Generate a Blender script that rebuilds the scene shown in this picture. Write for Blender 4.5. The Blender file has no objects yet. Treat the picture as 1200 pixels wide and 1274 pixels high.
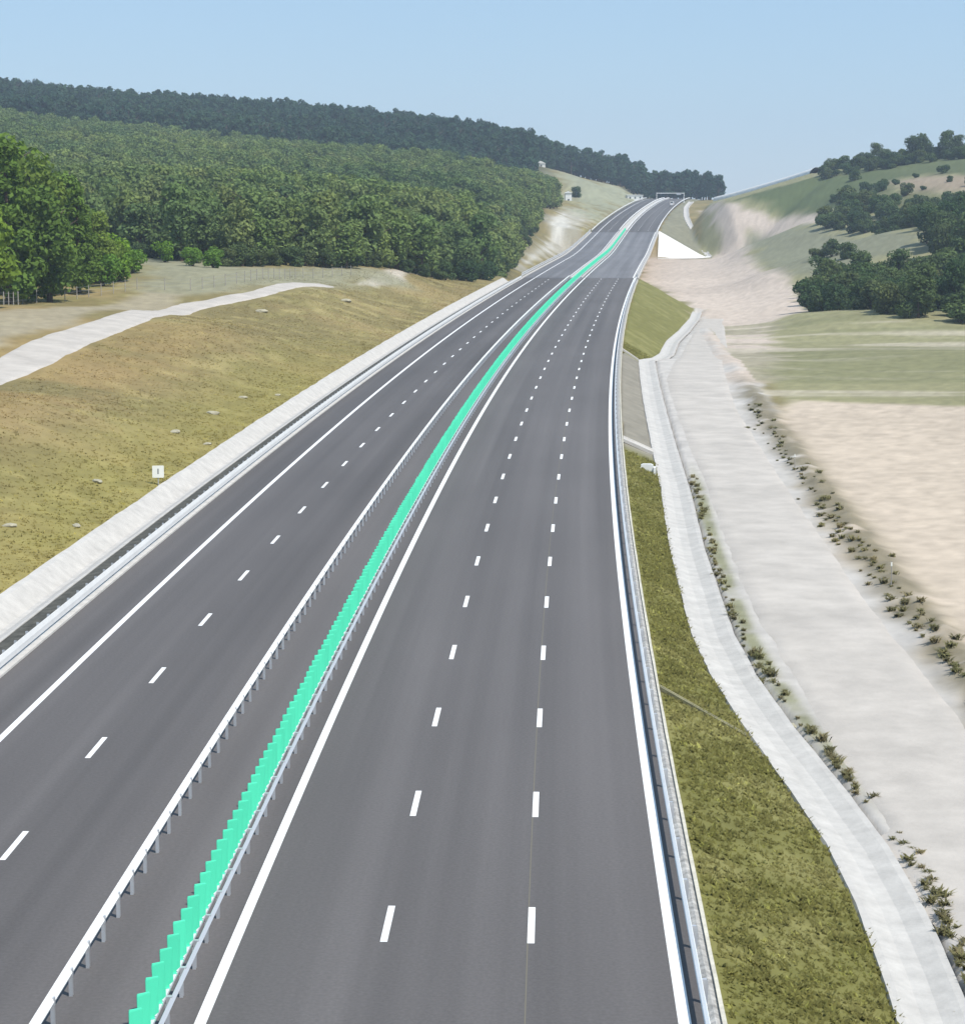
import bpy, math, random
import numpy as np
from mathutils import Vector

# ------------------------------------------------------------------ camera, sky, sun, exposure
random.seed(7); rng = np.random.default_rng(7)
scene = bpy.context.scene
col = scene.collection
F_PX, CX, CY, HOR = 2800.0, 600.0, 637.0, 240.0        # photograph is 1200 x 1274
TH = math.atan((CY - HOR) / F_PX); CAM_H = 19.17 / math.cos(TH)
cam = bpy.data.cameras.new('camera'); co = bpy.data.objects.new('camera', cam); col.objects.link(co)
co.location = (0, 0, CAM_H); co.rotation_euler = (math.pi/2 - TH, 0, 0)
cam.sensor_fit = 'HORIZONTAL'; cam.sensor_width = 36; cam.lens = F_PX / 1200 * 36
cam.clip_start = 0.5; cam.clip_end = 20000
scene.camera = co

SUN_EL, SUN_AZ = math.radians(57), math.atan2(.74, -.67)     # azimuth from +Y towards +X
w = bpy.data.worlds.new('World'); scene.world = w; w.use_nodes = True
nt = w.node_tree; nt.nodes.clear()
sky = nt.nodes.new('ShaderNodeTexSky'); sky.sky_type = 'NISHITA'; sky.sun_disc = False
sky.sun_elevation = SUN_EL; sky.sun_rotation = SUN_AZ
sky.altitude = 0; sky.air_density = 1.0; sky.dust_density = 0.0; sky.ozone_density = 3.0
tint = nt.nodes.new('ShaderNodeMix'); tint.data_type = 'RGBA'; tint.blend_type = 'MIX'      # summer haze evens the sky out to a pale blue
tint.inputs[0].default_value = .70; tint.inputs[7].default_value = (2.72, 4.25, 6.15, 1)
bg = nt.nodes.new('ShaderNodeBackground'); bg.inputs[1].default_value = 0.11
ow = nt.nodes.new('ShaderNodeOutputWorld')
nt.links.new(sky.outputs[0], tint.inputs[6]); nt.links.new(tint.outputs[2], bg.inputs[0]); nt.links.new(bg.outputs[0], ow.inputs[0])

sl = bpy.data.lights.new('sun', 'SUN'); sl.energy = 4.2; sl.angle = math.radians(.5); sl.color = (1, .955, .88)
so = bpy.data.objects.new('sun', sl); col.objects.link(so)
sdir = Vector((math.cos(SUN_EL)*math.sin(SUN_AZ), math.cos(SUN_EL)*math.cos(SUN_AZ), math.sin(SUN_EL)))
so.location = (150, -100, 260); so.rotation_euler = (-sdir).to_track_quat('-Z', 'Y').to_euler()
vs = scene.view_settings
vs.view_transform = 'Standard'; vs.look = 'None'; vs.gamma = 1; vs.exposure = 0.30; vs.use_curve_mapping = False

# ------------------------------------------------------------------ helpers
def tag(o, label=None, cat=None, group=None, kind=None):
    if label: o['label'] = label
    if cat: o['category'] = cat
    if group: o['group'] = group
    if kind: o['kind'] = kind
    return o
def empty(name, loc=(0, 0, 0), rz=0):
    o = bpy.data.objects.new(name, None); col.objects.link(o); o.location = loc; o.rotation_euler[2] = rz
    o.empty_display_size = .2
    return o
def to_mesh(name, V, Fc, mats=(), mi=None, smooth=False):
    me = bpy.data.meshes.new(name)
    V = np.asarray(V, float)
    if isinstance(Fc, np.ndarray):
        n, k = Fc.shape
        me.vertices.add(len(V)); me.vertices.foreach_set('co', V.ravel())
        me.loops.add(n*k); me.loops.foreach_set('vertex_index', Fc.ravel().astype(np.int32))
        me.polygons.add(n); me.polygons.foreach_set('loop_start', np.arange(0, n*k, k, dtype=np.int32))
        me.polygons.foreach_set('loop_total', np.full(n, k, dtype=np.int32))
        me.update(calc_edges=True)
    else:
        me.from_pydata(V.tolist(), [], Fc); me.update()
    for m in mats: me.materials.append(m)
    if mi is not None: me.polygons.foreach_set('material_index', np.asarray(mi, np.int32))
    me.polygons.foreach_set('use_smooth', np.full(len(me.polygons), smooth))
    return me
def link(name, me, parent=None):
    o = bpy.data.objects.new(name, me); col.objects.link(o)
    if parent: o.parent = parent
    return o
def color_attr(me, name, C):
    a = me.color_attributes.new(name, 'FLOAT_COLOR', 'POINT')
    C = np.asarray(C, float)
    a.data.foreach_set('color', np.c_[C, np.ones(len(C))].ravel())
class MB:
    def __init__(s): s.v = []; s.f = []
    def add(s, v, f):
        b = len(s.v); s.v += [tuple(p) for p in v]; s.f += [tuple(i+b for i in q) for q in f]; return s
    def box(s, x0, x1, y0, y1, z0, z1):
        return s.add([(x0,y0,z0),(x1,y0,z0),(x1,y1,z0),(x0,y1,z0),(x0,y0,z1),(x1,y0,z1),(x1,y1,z1),(x0,y1,z1)],
                     [(0,3,2,1),(4,5,6,7),(0,1,5,4),(1,2,6,5),(2,3,7,6),(3,0,4,7)])
    def prism(s, poly, y0, y1):      # polygon in x,z extruded along y
        n = len(poly); v = [(x, y0, z) for x, z in poly] + [(x, y1, z) for x, z in poly]
        f = [tuple(range(n)), tuple(range(2*n-1, n-1, -1))] + [(i, i+n, (i+1) % n+n, (i+1) % n) for i in range(n)]
        return s.add(v, f)
    def tube(s, pts, rads, n=7):
        pts = [Vector(p) for p in pts]; rings = []
        for i, p in enumerate(pts):
            d = (pts[min(i+1, len(pts)-1)] - pts[max(i-1, 0)]).normalized()
            a = d.cross(Vector((.31, .77, .2))).normalized(); b = d.cross(a)
            rings += [tuple(p + (a*math.cos(t) + b*math.sin(t))*rads[i]) for t in [2*math.pi*k/n for k in range(n)]]
        f = [(i*n+k, i*n+(k+1) % n, (i+1)*n+(k+1) % n, (i+1)*n+k) for i in range(len(pts)-1) for k in range(n)]
        f += [tuple(range(n-1, -1, -1)), tuple((len(pts)-1)*n+k for k in range(n))]
        return s.add(rings, f)
    def mesh(s, name, mat, smooth=False): return to_mesh(name, s.v, s.f, [mat], smooth=smooth)
    def build(s, name, mat, parent=None, smooth=False): return link(name, s.mesh(name, mat, smooth), parent)

def _hash(ix, iy, seed):
    n = (ix*374761393 + iy*668265263 + seed*974634541) & 0xffffffff
    n = ((n ^ (n >> 13))*1274126177) & 0xffffffff
    return ((n ^ (n >> 16)) & 0xffff)/65535.0
def noise(x, y, sc=1.0, seed=0):
    x = np.asarray(x, float)/sc; y = np.asarray(y, float)/sc
    ix = np.floor(x).astype(np.int64); iy = np.floor(y).astype(np.int64); fx = x-ix; fy = y-iy
    fx = fx*fx*(3-2*fx); fy = fy*fy*(3-2*fy)
    a = _hash(ix, iy, seed); b = _hash(ix+1, iy, seed); c = _hash(ix, iy+1, seed); d = _hash(ix+1, iy+1, seed)
    return (a+(b-a)*fx)*(1-fy) + (c+(d-c)*fx)*fy
def fbm(x, y, sc, oct=4, seed=0):
    t = 0; amp = .5; tot = 0
    for i in range(oct):
        t = t + amp*noise(x, y, sc/(2**i), seed+i*17); tot += amp; amp *= .5
    return t/tot
def sstep(a, b, x):
    t = np.clip((x-a)/(b-a), 0, 1); return t*t*(3-2*t)

# ------------------------------------------------------------------ materials
def mat(name, colr=(.5, .5, .5), rough=.8, metal=0.0, var=0.0, scale=5.0, bump=0.0, bscale=30.0, attr=None, spec=.3,
        stretch=None, detail=6, rnd=0.0):
    m = bpy.data.materials.new(name); m.use_nodes = True
    t = m.node_tree; b = t.nodes['Principled BSDF']; L = t.links.new
    b.inputs['Roughness'].default_value = rough; b.inputs['Metallic'].default_value = metal
    b.inputs['Specular IOR Level'].default_value = spec
    tc = t.nodes.new('ShaderNodeTexCoord'); src = tc.outputs['Object']
    if stretch:
        mp = t.nodes.new('ShaderNodeMapping'); mp.inputs['Scale'].default_value = stretch
        L(src, mp.inputs[0]); src = mp.outputs[0]
    if attr:
        ca = t.nodes.new('ShaderNodeAttribute'); ca.attribute_name = attr; base = ca.outputs['Color']
    else:
        rgb = t.nodes.new('ShaderNodeRGB'); rgb.outputs[0].default_value = (*colr, 1); base = rgb.outputs[0]
    if var:
        nz = t.nodes.new('ShaderNodeTexNoise'); nz.inputs['Scale'].default_value = scale; nz.inputs['Detail'].default_value = detail
        nz.inputs['Roughness'].default_value = .65
        L(src, nz.inputs['Vector'])
        mr = t.nodes.new('ShaderNodeMapRange'); mr.inputs[1].default_value = .3; mr.inputs[2].default_value = .7
        mr.inputs[3].default_value = 1-var; mr.inputs[4].default_value = 1+var
        L(nz.outputs['Fac'], mr.inputs[0])
        mx = t.nodes.new('ShaderNodeVectorMath'); mx.operation = 'SCALE'
        L(base, mx.inputs[0]); L(mr.outputs[0], mx.inputs['Scale']); base = mx.outputs[0]
    if rnd:
        oi = t.nodes.new('ShaderNodeObjectInfo'); mr = t.nodes.new('ShaderNodeMapRange')
        mr.inputs[3].default_value = 1-rnd; mr.inputs[4].default_value = 1+rnd; L(oi.outputs['Random'], mr.inputs[0])
        mx = t.nodes.new('ShaderNodeVectorMath'); mx.operation = 'SCALE'
        L(base, mx.inputs[0]); L(mr.outputs[0], mx.inputs['Scale']); base = mx.outputs[0]
    L(base, b.inputs['Base Color'])
    if bump:
        n2 = t.nodes.new('ShaderNodeTexNoise'); n2.inputs['Scale'].default_value = bscale; n2.inputs['Detail'].default_value = 5
        L(tc.outputs['Object'], n2.inputs['Vector'])
        bp = t.nodes.new('ShaderNodeBump'); bp.inputs['Strength'].default_value = bump; bp.inputs['Distance'].default_value = .05
        L(n2.outputs['Fac'], bp.inputs['Height']); L(bp.outputs[0], b.inputs['Normal'])
    return m
def leaf_mat(name, cols, attr=None):
    m = bpy.data.materials.new(name); m.use_nodes = True
    t = m.node_tree; L = t.links.new; t.nodes.clear()
    out = t.nodes.new('ShaderNodeOutputMaterial'); di = t.nodes.new('ShaderNodeBsdfDiffuse'); tr = t.nodes.new('ShaderNodeBsdfTranslucent')
    mx = t.nodes.new('ShaderNodeMixShader'); mx.inputs[0].default_value = .55 if (attr or 'weed' in name) else .30
    if attr:
        a = t.nodes.new('ShaderNodeAttribute'); a.attribute_name = attr; c = a.outputs['Color']
    else:
        oi = t.nodes.new('ShaderNodeObjectInfo'); cr = t.nodes.new('ShaderNodeValToRGB')
        el = cr.color_ramp.elements
        while len(el) < len(cols): el.new(.5)
        for i, k in enumerate(cols): el[i].position = i/(len(cols)-1); el[i].color = (*k, 1)
        L(oi.outputs['Random'], cr.inputs[0]); c = cr.outputs[0]
        ns = t.nodes.new('ShaderNodeTexNoise'); ns.inputs['Scale'].default_value = .011; ns.inputs['Detail'].default_value = 3
        L(oi.outputs['Location'], ns.inputs['Vector'])
        rp = t.nodes.new('ShaderNodeValToRGB'); rp.color_ramp.elements[0].position = .36; rp.color_ramp.elements[1].position = .64
        rp.color_ramp.elements[0].color = (.86, .92, .92, 1); rp.color_ramp.elements[1].color = (1.24, 1.18, 1.02, 1)
        L(ns.outputs['Fac'], rp.inputs[0])
        mm = t.nodes.new('ShaderNodeVectorMath'); mm.operation = 'MULTIPLY'; L(c, mm.inputs[0]); L(rp.outputs[0], mm.inputs[1]); c = mm.outputs[0]
        a = t.nodes.new('ShaderNodeAttribute'); a.attribute_name = 'tone'      # leaf to leaf variation
        sc = t.nodes.new('ShaderNodeVectorMath'); sc.operation = 'SCALE'
        L(c, sc.inputs[0]); L(a.outputs['Fac'], sc.inputs['Scale']); c = sc.outputs[0]
    if attr or 'weed' in name:                 # blades too thin to resolve: shade them by the sward's own direction
        ge = t.nodes.new('ShaderNodeNewGeometry'); va = t.nodes.new('ShaderNodeVectorMath'); va.operation = 'MULTIPLY_ADD'
        va.inputs[1].default_value = (.35, .35, .35); va.inputs[2].default_value = (0, 0, 1); L(ge.outputs['Normal'], va.inputs[0])
        vn = t.nodes.new('ShaderNodeVectorMath'); vn.operation = 'NORMALIZE'; L(va.outputs[0], vn.inputs[0]); L(vn.outputs[0], di.inputs['Normal'])
    L(c, di.inputs[0]); L(c, tr.inputs[0]); L(di.outputs[0], mx.inputs[1]); L(tr.outputs[0], mx.inputs[2]); L(mx.outputs[0], out.inputs[0])
    return m

def asphalt_mat(name, c0):
    m = bpy.data.materials.new(name); m.use_nodes = True
    t = m.node_tree; b = t.nodes['Principled BSDF']; L = t.links.new
    b.inputs['Roughness'].default_value = .82; b.inputs['Specular IOR Level'].default_value = .25
    uv = t.nodes.new('ShaderNodeUVMap'); sx = t.nodes.new('ShaderNodeSeparateXYZ'); L(uv.outputs[0], sx.inputs[0])   # u = offset across, v = along, metres
    def nz(su, sv, det=4):
        mp = t.nodes.new('ShaderNodeMapping'); mp.inputs['Scale'].default_value = (su, sv, 1)
        n = t.nodes.new('ShaderNodeTexNoise'); n.inputs['Detail'].default_value = det; n.inputs['Scale'].default_value = 1
        L(uv.outputs[0], mp.inputs[0]); L(mp.outputs[0], n.inputs[0]); return n.outputs['Fac']
    def rngm(v, a, bb, lo, hi):
        r = t.nodes.new('ShaderNodeMapRange'); r.inputs[1].default_value = a; r.inputs[2].default_value = bb
        r.inputs[3].default_value = lo; r.inputs[4].default_value = hi; L(v, r.inputs[0]); return r.outputs[0]
    def mul(a, c):
        x = t.nodes.new('ShaderNodeMath'); x.operation = 'MULTIPLY'; L(a, x.inputs[0]); L(c, x.inputs[1]); return x.outputs[0]
    lanes = rngm(nz(.55, .004, 3), .3, .7, .80, 1.2)          # long wheel-track and paver-lane streaks
    patch = rngm(nz(.12, .03, 4), .3, .7, .92, 1.08)
    grain = rngm(nz(9, 9, 3), .3, .7, .9, 1.1)
    k = mul(mul(mul(lanes, patch), grain), rngm(sx.outputs[0], -4.2, -3.6, .90, 1.02))     # the left carriageway was laid a little darker
    sc = t.nodes.new('ShaderNodeVectorMath'); sc.operation = 'SCALE'; sc.inputs[0].default_value = c0
    L(k, sc.inputs['Scale']); L(sc.outputs[0], b.inputs['Base Color'])
    bp = t.nodes.new('ShaderNodeBump'); bp.inputs['Strength'].default_value = .25; bp.inputs['Distance'].default_value = .01
    L(nz(30, 30, 2), bp.inputs['Height']); L(bp.outputs[0], b.inputs['Normal'])
    return m

M = dict(
    ground=mat('ground_soil_and_grass', attr='albedo', rough=.95, var=.08, scale=.9, bump=.25, bscale=4, spec=.1),
    asphalt=asphalt_mat('asphalt', (.112, .103, .100)),
    deck=asphalt_mat('deck_asphalt', (.165, .16, .165)),
    paint=mat('road_paint', (.78, .77, .75), .6, var=.08, scale=3),
    concrete=mat('pale_concrete', (.47, .445, .41), .85, var=.14, scale=1.1, bump=.3, bscale=6),
    concrete2=mat('chute_concrete', (.52, .49, .41), .85, var=.2, scale=2.0, bump=.3, bscale=8),
    gravel=mat('pale_gravel', (.44, .40, .355), .95, var=.15, scale=.35, bump=.35, bscale=5),
    verge=mat('verge_stones', (.36, .35, .33), .95, var=.45, scale=2.6, bump=1, bscale=7),
    steel=mat('galvanised_steel', (.64, .64, .65), .5, .05, var=.07, scale=.8, spec=.5),
    post=mat('galvanised_post', (.50, .51, .53), .5, .4, spec=.5, rnd=.08),
    rail_white=mat('pale_steel_rail', (.84, .83, .81), .5, .0, var=.06, scale=.7),
    green=mat('mint_plastic', (.085, .70, .42), .45, rnd=.05, spec=.35),
    bark=mat('bark', (.09, .065, .045), .95, var=.3, scale=3),
    white=mat('white_paint', (.74, .74, .72), .55, var=.05, scale=2),
    sign=mat('sign_white', (.80, .79, .72), .5), grey=mat('grey_print', (.28, .28, .27), .6),
    glass=mat('dark_glass', (.03, .04, .05), .12, spec=.6), rubber=mat('rubber', (.02, .02, .02), .9),
    red=mat('red_lens', (.4, .02, .02), .3), roof=mat('roof', (.30, .27, .25), .85, var=.15, scale=2),
    slab=mat('white_slope_slab', (.72, .70, .66), .8, var=.06, scale=.6),
    wood=mat('weathered_wood', (.34, .31, .27), .9, var=.2, scale=4), wire=mat('wire', (.3, .3, .3), .5, .6),
    verge_dark=mat('dark_verge_soil', (.075, .072, .06), .95, var=.5, scale=1.6, bump=1, bscale=7),  # left verge strip, toned much darker than the kerb and ditch beside it
    chute_old=mat('mossy_concrete', (.27, .25, .15), .9, var=.35, scale=2.5, bump=.5, bscale=8),
    rock=mat('pale_stone', (.36, .33, .24), .9, var=.2, scale=3, bump=.5, bscale=8),
    joint=mat('expansion_joint', (.06, .06, .06), .7),
    grass=leaf_mat('grass_blades', None, attr='albedo'),
    leaf=leaf_mat('broad_leaves', [(.130, .188, .062), (.158, .205, .070), (.116, .172, .066), (.172, .208, .078), (.140, .194, .070)]),
    leaf_dark=leaf_mat('dark_leaves', [(.034, .070, .044), (.046, .082, .048), (.036, .076, .054)]),
    leaf_front=leaf_mat('front_tree_leaves', [(.135, .205, .034), (.105, .165, .038), (.165, .22, .045)]),
    leaf_bright=leaf_mat('bright_leaves', [(.15, .25, .03), (.12, .22, .04)]),
    leaf_right=leaf_mat('scrub_leaves', [(.062, .105, .042), (.090, .125, .050), (.052, .090, .040), (.110, .132, .055)]),
    weed=leaf_mat('weed_leaves', [(.12, .12, .06), (.15, .14, .075), (.10, .095, .055), (.19, .165, .10)]),
)

# ------------------------------------------------------------------ pixels and the road axis
def ray(px, py):
    u = (np.asarray(px, float)-CX)/F_PX; v = -(np.asarray(py, float)-CY)/F_PX
    return u, math.cos(TH)+v*math.sin(TH), -math.sin(TH)+v*math.cos(TH)
def at_dist(px, py, Y):                     # point on the pixel's ray at forward distance Y
    dx, dy, dz = ray(px, py); t = Y/dy
    return float(dx*t), float(Y), float(CAM_H+dz*t)
# axis = inner edge line of the right carriageway, measured on the flat road; beyond 800 m from lane width
AX = np.array([(-60, -8.8), (0, -7.9), (50.8, -6.6), (83.3, -5.5), (109.4, -4.35), (139, -3.1), (166, -1.8), (197, -.35), (221, 1.1), (244, 2.4),
               (284, 5.2), (336, 8.9), (404, 14.0), (491, 21.4), (648, 35.0), (787, 48.0-1.5), (926, 60.0), (1100, 79.0), (1300, 103.0), (1450, 124)])
_ax = np.polynomial.Polynomial.fit(AX[:, 0], AX[:, 1], 6); _dax = _ax.deriv()
S_MAX = 1440.0
def x0(s): s = np.asarray(s, float); return np.where(s > S_MAX, _ax(S_MAX)+_dax(S_MAX)*(s-S_MAX), _ax(np.minimum(s, S_MAX)))
def x0p(s): return _dax(np.clip(s, -60, S_MAX))
_zs = np.arange(-400, 4000, 10.0)
_zz = np.interp(_zs, [0, 730, 850, 950, 1300, 1380, 1500, 1800, 4000], [0, 0, 2.7, 5.7, 15.2, 16.2, 15, 8, 0])
_k = np.ones(9)/9; _zz = np.convolve(np.pad(_zz, 4, 'edge'), _k, 'valid')
def zr(s): return np.interp(s, _zs, _zz)
def rd(s, d, z=0.0):                        # station, offset, height over the road -> world
    s = np.asarray(s, float); d = np.asarray(d, float); m = x0p(s); c = 1/np.sqrt(1+m*m)
    return x0(s)+d*c, s-d*m*c, zr(s)+z
def inv(X, Y):
    s = np.array(Y, float)
    for _ in range(3):
        m = x0p(s); c = 1/np.sqrt(1+m*m); d = (X-x0(s))*c - (0)*s
        s = Y + d*m*c
    return s, d

# ------------------------------------------------------------------ terrain
DG0, DG1 = -14.75, 12.30                    # edges of the formation
TS = [-60, 50, 60, 66, 72, 80, 88, 96, 104, 130, 156, 200, 250, 283, 300, 318, 365, 410, 470, 520, 900, 950, 1000, 1060, 1100, 1200, 1300, 1450]
TD = [16.6, 17.0, 17.3, 17.4, 17.2, 16.5, 15.6, 14.9, 14.5, 14.5, 14.8, 14.7, 14.5, 14.4, 16.2, 17.3, 18.6, 21., 23.6, 25, 31, 28, 25, 21, 19, 16, 15, 15]
TZ = [-1.9, -1.9, -1.9, -1.9, -1.8, -1.7, -1.5, -1.3, -1.1, -1.1, -1.1, -1.1, -1.2, -1.4, -2.4, -3.1, -4.4, -5.4, -6.5, -7.0, -6.0, -3.2, 1.2, 5.6, 8.0, 11.8, 14.4, 15]
_k5 = np.ones(3)/3
def toe_d(s): return np.interp(s, TS, TD)
def toe_z(s): return np.interp(s, TS, TZ)   # absolute height
CP = [(0, 445, 200), (0, 492, 170), (0, 560, 140), (200, 390, 262), (300, 368, 315), (400, 357, 350), (480, 345, 400), (0, 378, 285), (-150, 380, 280), (-150, 470, 190), (150, 350, 330),
      (170, 322, 410), (450, 327, 450), (595, 347, 440), (300, 327, 460), (0, 330, 440),
      (690, 212, 1500), (800, 238, 1450), (850, 246, 1450), (895, 248, 1450), (740, 228, 1300), (700, 217, 1350), (770, 252, 1130), (715, 275, 930), (690, 296, 800), (655, 322, 640), (640, 330, 560),
      (1100, 600, 158), (1190, 500, 222), (1100, 440, 300), (1020, 390, 425), (1100, 400, 395), (1195, 406, 388), (1300, 410, 385), (1300, 600, 155), (1300, 900, 90),
      (930, 345, 665), (960, 382, 490), (885, 322, 880), (960, 300, 800), (900, 272, 1060), (1000, 266, 900), (880, 252, 1290),
      (1050, 302, 650), (1130, 302, 600), (1200, 300, 580), (1010, 272, 850), (1190, 268, 720), (1100, 235, 860), (1190, 200, 920), (1300, 190, 950), (1015, 216, 1010), (950, 235, 1200), (900, 248, 1340), (1110, 205, 960)]
pts = [at_dist(*c) for c in CP]
for Xp, rows in ((0, [(470, 8), (700, 17), (1000, 41), (1250, 57), (1500, 73), (1700, 56), (2300, 20)]),
                 (-250, [(470, 12), (1000, 50), (1500, 90), (1800, 70)]),
                 (300, [(700, 13), (1000, 30), (1250, 46), (1500, 62), (1700, 45), (2300, 15)]),
                 (600, [(600, 6), (800, 12), (1000, 22), (1250, 36), (1500, 47), (1700, 32), (2300, 10)])):
    pts += [((Xp-CX)/F_PX*Y, Y, z) for Y, z in rows]
pts += [((1015-600)/2800*1250, 1250, 20), ((1200-600)/2800*1250, 1250, 28), (350, 1250, 25), (200, 1700, 5), (330, 1700, 5), (130, 1800, 8), (0, 2600, 5), (500, 2600, 0), (300, 3200, 0), (-900, 2600, 15), (900, 1500, 20), (600, 900, 40),
        (400, 500, 15), (300, 250, 0), (300, 50, -2), (120, 0, -2.5), (60, 60, -2), (60, 120, -1.3), (-60, 60, 4), (-60, 120, 4.5), (-250, 100, 8), (-300, 300, 12), (-400, 500, 22), (0, -250, -1), (-200, -200, 4), (200, -200, -2)]
for s in (60, 120, 180, 240, 300, 360, 420, 480, 560, 640, 720, 800, 880):
    X, Y, _ = rd(s, 27); pts.append((float(X), float(Y), float(toe_z(s))))
for s in (120, 200, 280, 360, 440): X, Y, _ = rd(s, -19); pts.append((float(X), float(Y), .4))
for s in (560, 640, 720, 800, 880): X, Y, _ = rd(s, -17); pts.append((float(X), float(Y), -1.5 + max(0, (s-720)*.02)))
for s in (1000, 1150, 1300): X, Y, z = rd(s, -22); pts.append((float(X), float(Y), float(z)+1))
PC = np.array(pts)
def _ker(A, B): return np.sqrt(((A[:, None, :]-B[None, :, :])**2).sum(-1) + 25.0**2)
_n = len(PC); _A = np.zeros((_n+1, _n+1)); _A[:_n, :_n] = -_ker(PC[:, :2], PC[:, :2]) - np.eye(_n)*(-.5); _A[_n, :_n] = _A[:_n, _n] = 1
_W = np.linalg.solve(_A, np.r_[PC[:, 2], 0])
def far_z(X, Y):
    P = np.c_[X, Y]; out = np.empty(len(P))
    for i in range(0, len(P), 40000): out[i:i+40000] = -_ker(P[i:i+40000], PC[:, :2]) @ _W[:_n] + _W[_n]
    return out
SPUR = [at_dist(*c) for c in [(872, 254.5, 1310), (890, 250.5, 1300), (910, 246, 1270), (950, 235, 1180), (985, 225, 1090), (1015, 215.5, 1010), (1050, 210, 985)]]
B0, B1 = 521.0, 897.0                       # bridge abutments
def terrain(X, Y):
    X = np.asarray(X, float).ravel(); Y = np.asarray(Y, float).ravel()
    fz = far_z(X, Y); s, d = inv(X, Y); r = zr(s)
    fz = fz + (fbm(X, Y, 9, 3, 5)-.5)*np.where(d > 0, .18, .5)*sstep(20, 60, np.abs(d)) + (fbm(X, Y, 60, 3, 8)-.5)*2.0*sstep(60, 200, np.abs(d))
    tz = toe_z(s); td = toe_d(s)
    # left of the road: verge, ditch, cut slope
    lz = np.interp(-d, [14.75, 15.0, 16.5, 18.2, 18.6], [-.15, -.35, -.85, 0.0, .34]) + np.maximum(-d-18.6, 0)*.16 + r
    wl = sstep(19, 36, -d); left = lz*(1-wl) + fz*wl
    # right of the road: slope, channel bench, service road
    q = np.clip((d-DG1)/np.maximum(td-DG1, .1), 0, 1)
    rz = (r-.06)*(1-q) + tz*q
    rz = rz - .45*sstep(td-.1, td+.25, d)*(1-sstep(td+1.9, td+2.3, d))*((s < 560) | (s > 880))
    rz = rz + np.exp(-((d-25.9)/1.1)**2)*(.12+.30*fbm(X, Y, 3, 3, 2)+.55*(fbm(X, Y, .9, 2, 6)-.35)*(s < 230))*(s < 420)
    wr = sstep(26, 46+np.clip((s-850)/3, 0, 60), d); right = rz*(1-wr) + fz*wr
    mid = r-.6
    z = np.where(d < DG0, left, np.where(d > DG1, right, mid))
    # valley below the bridge
    out_d = np.maximum(np.maximum(DG0-d, d-DG1), 0); out_s = np.maximum(np.minimum(s-B0, B1-s), 0)
    emb = r-.06 - np.hypot(out_d, out_s)/1.75
    vfloor = np.where(d < 0, np.minimum(tz*(1-sstep(14, 40, -d)) + fz*sstep(14, 40, -d), 60), tz*(1-wr)+fz*wr)
    valley = np.maximum(np.where((d > -60) & (d < 60), emb, -99), vfloor)
    inb = (s > B0) & (s < B1)
    z = np.where(inb, valley, z)
    # spur that carries the pale track up the right hill
    best = np.full(len(X), -99.)
    for (ax, ay, az), (bx, by, bz) in zip(SPUR[:-1], SPUR[1:]):
        ex, ey = bx-ax, by-ay; t = np.clip(((X-ax)*ex+(Y-ay)*ey)/(ex*ex+ey*ey), 0, 1)
        best = np.maximum(best, az+(bz-az)*t - np.maximum(np.hypot(X-ax-ex*t, Y-ay-ey*t)-2.5, 0)*.30)
    best = best - np.maximum(td+13-d, 0)*.7
    z = np.where((d > 22) & (Y > 900), np.maximum(z, best), z)
    return z
def tz1(x, y): return float(terrain([x], [y])[0])
def hit(px, py, lo=40, hi=1700):            # pixel -> point on the terrain
    dx, dy, dz = ray(px, py)
    Y = np.geomspace(lo, hi, 1600); X = dx/dy*Y; Z = CAM_H+dz/dy*Y
    g = terrain(X, Y); k = np.argmax(Z <= g)
    if k == 0: return hit(px, py+.7, lo, hi)          # above the skyline: nearest ground below it
    a = (Z[k-1]-g[k-1])/((Z[k-1]-g[k-1])-(Z[k]-g[k])+1e-9); y = Y[k-1]+(Y[k]-Y[k-1])*a
    x = float(dx/dy*y); return x, float(y), tz1(x, y)
def poly_sdf(X, Y, P):                      # >0 inside
    P = np.asarray(P, float); n = len(P); dist = np.full(len(X), 1e9); ins = np.zeros(len(X), bool)
    for i in range(n):
        a = P[i]; b = P[(i+1) % n]; e = b-a; wx = X-a[0]; wy = Y-a[1]
        t = np.clip((wx*e[0]+wy*e[1])/(e@e+1e-9), 0, 1); dist = np.minimum(dist, np.hypot(wx-e[0]*t, wy-e[1]*t))
        c = ((a[1] > Y) != (b[1] > Y)) & (X < (b[0]-a[0])*(Y-a[1])/(b[1]-a[1]+1e-12)+a[0]); ins ^= c
    return np.where(ins, dist, -dist)
def zone(px): return [hit(*p)[:2] for p in px]

rows = np.concatenate([np.arange(-320, 28, 12.0), np.geomspace(30, 3200, 620)])
uu = np.concatenate([-np.geomspace(1.4, .27, 40), np.linspace(-.262, .262, 420), np.geomspace(.27, 1.4, 40)])
GY, GU = np.meshgrid(rows, uu, indexing='ij')
GX = GU*np.maximum(GY, 30)*np.where(GY < 30, 1.0+(30-GY)/60, 1.0)
gx, gy = GX.ravel(), GY.ravel()
gz = terrain(gx, gy)
nr, nc = GX.shape
idx = np.arange(nr*nc).reshape(nr, nc)
gf = np.stack([idx[:-1, :-1], idx[:-1, 1:], idx[1:, 1:], idx[1:, :-1]], -1).reshape(-1, 4)
gs, gd = inv(gx, gy)
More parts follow.
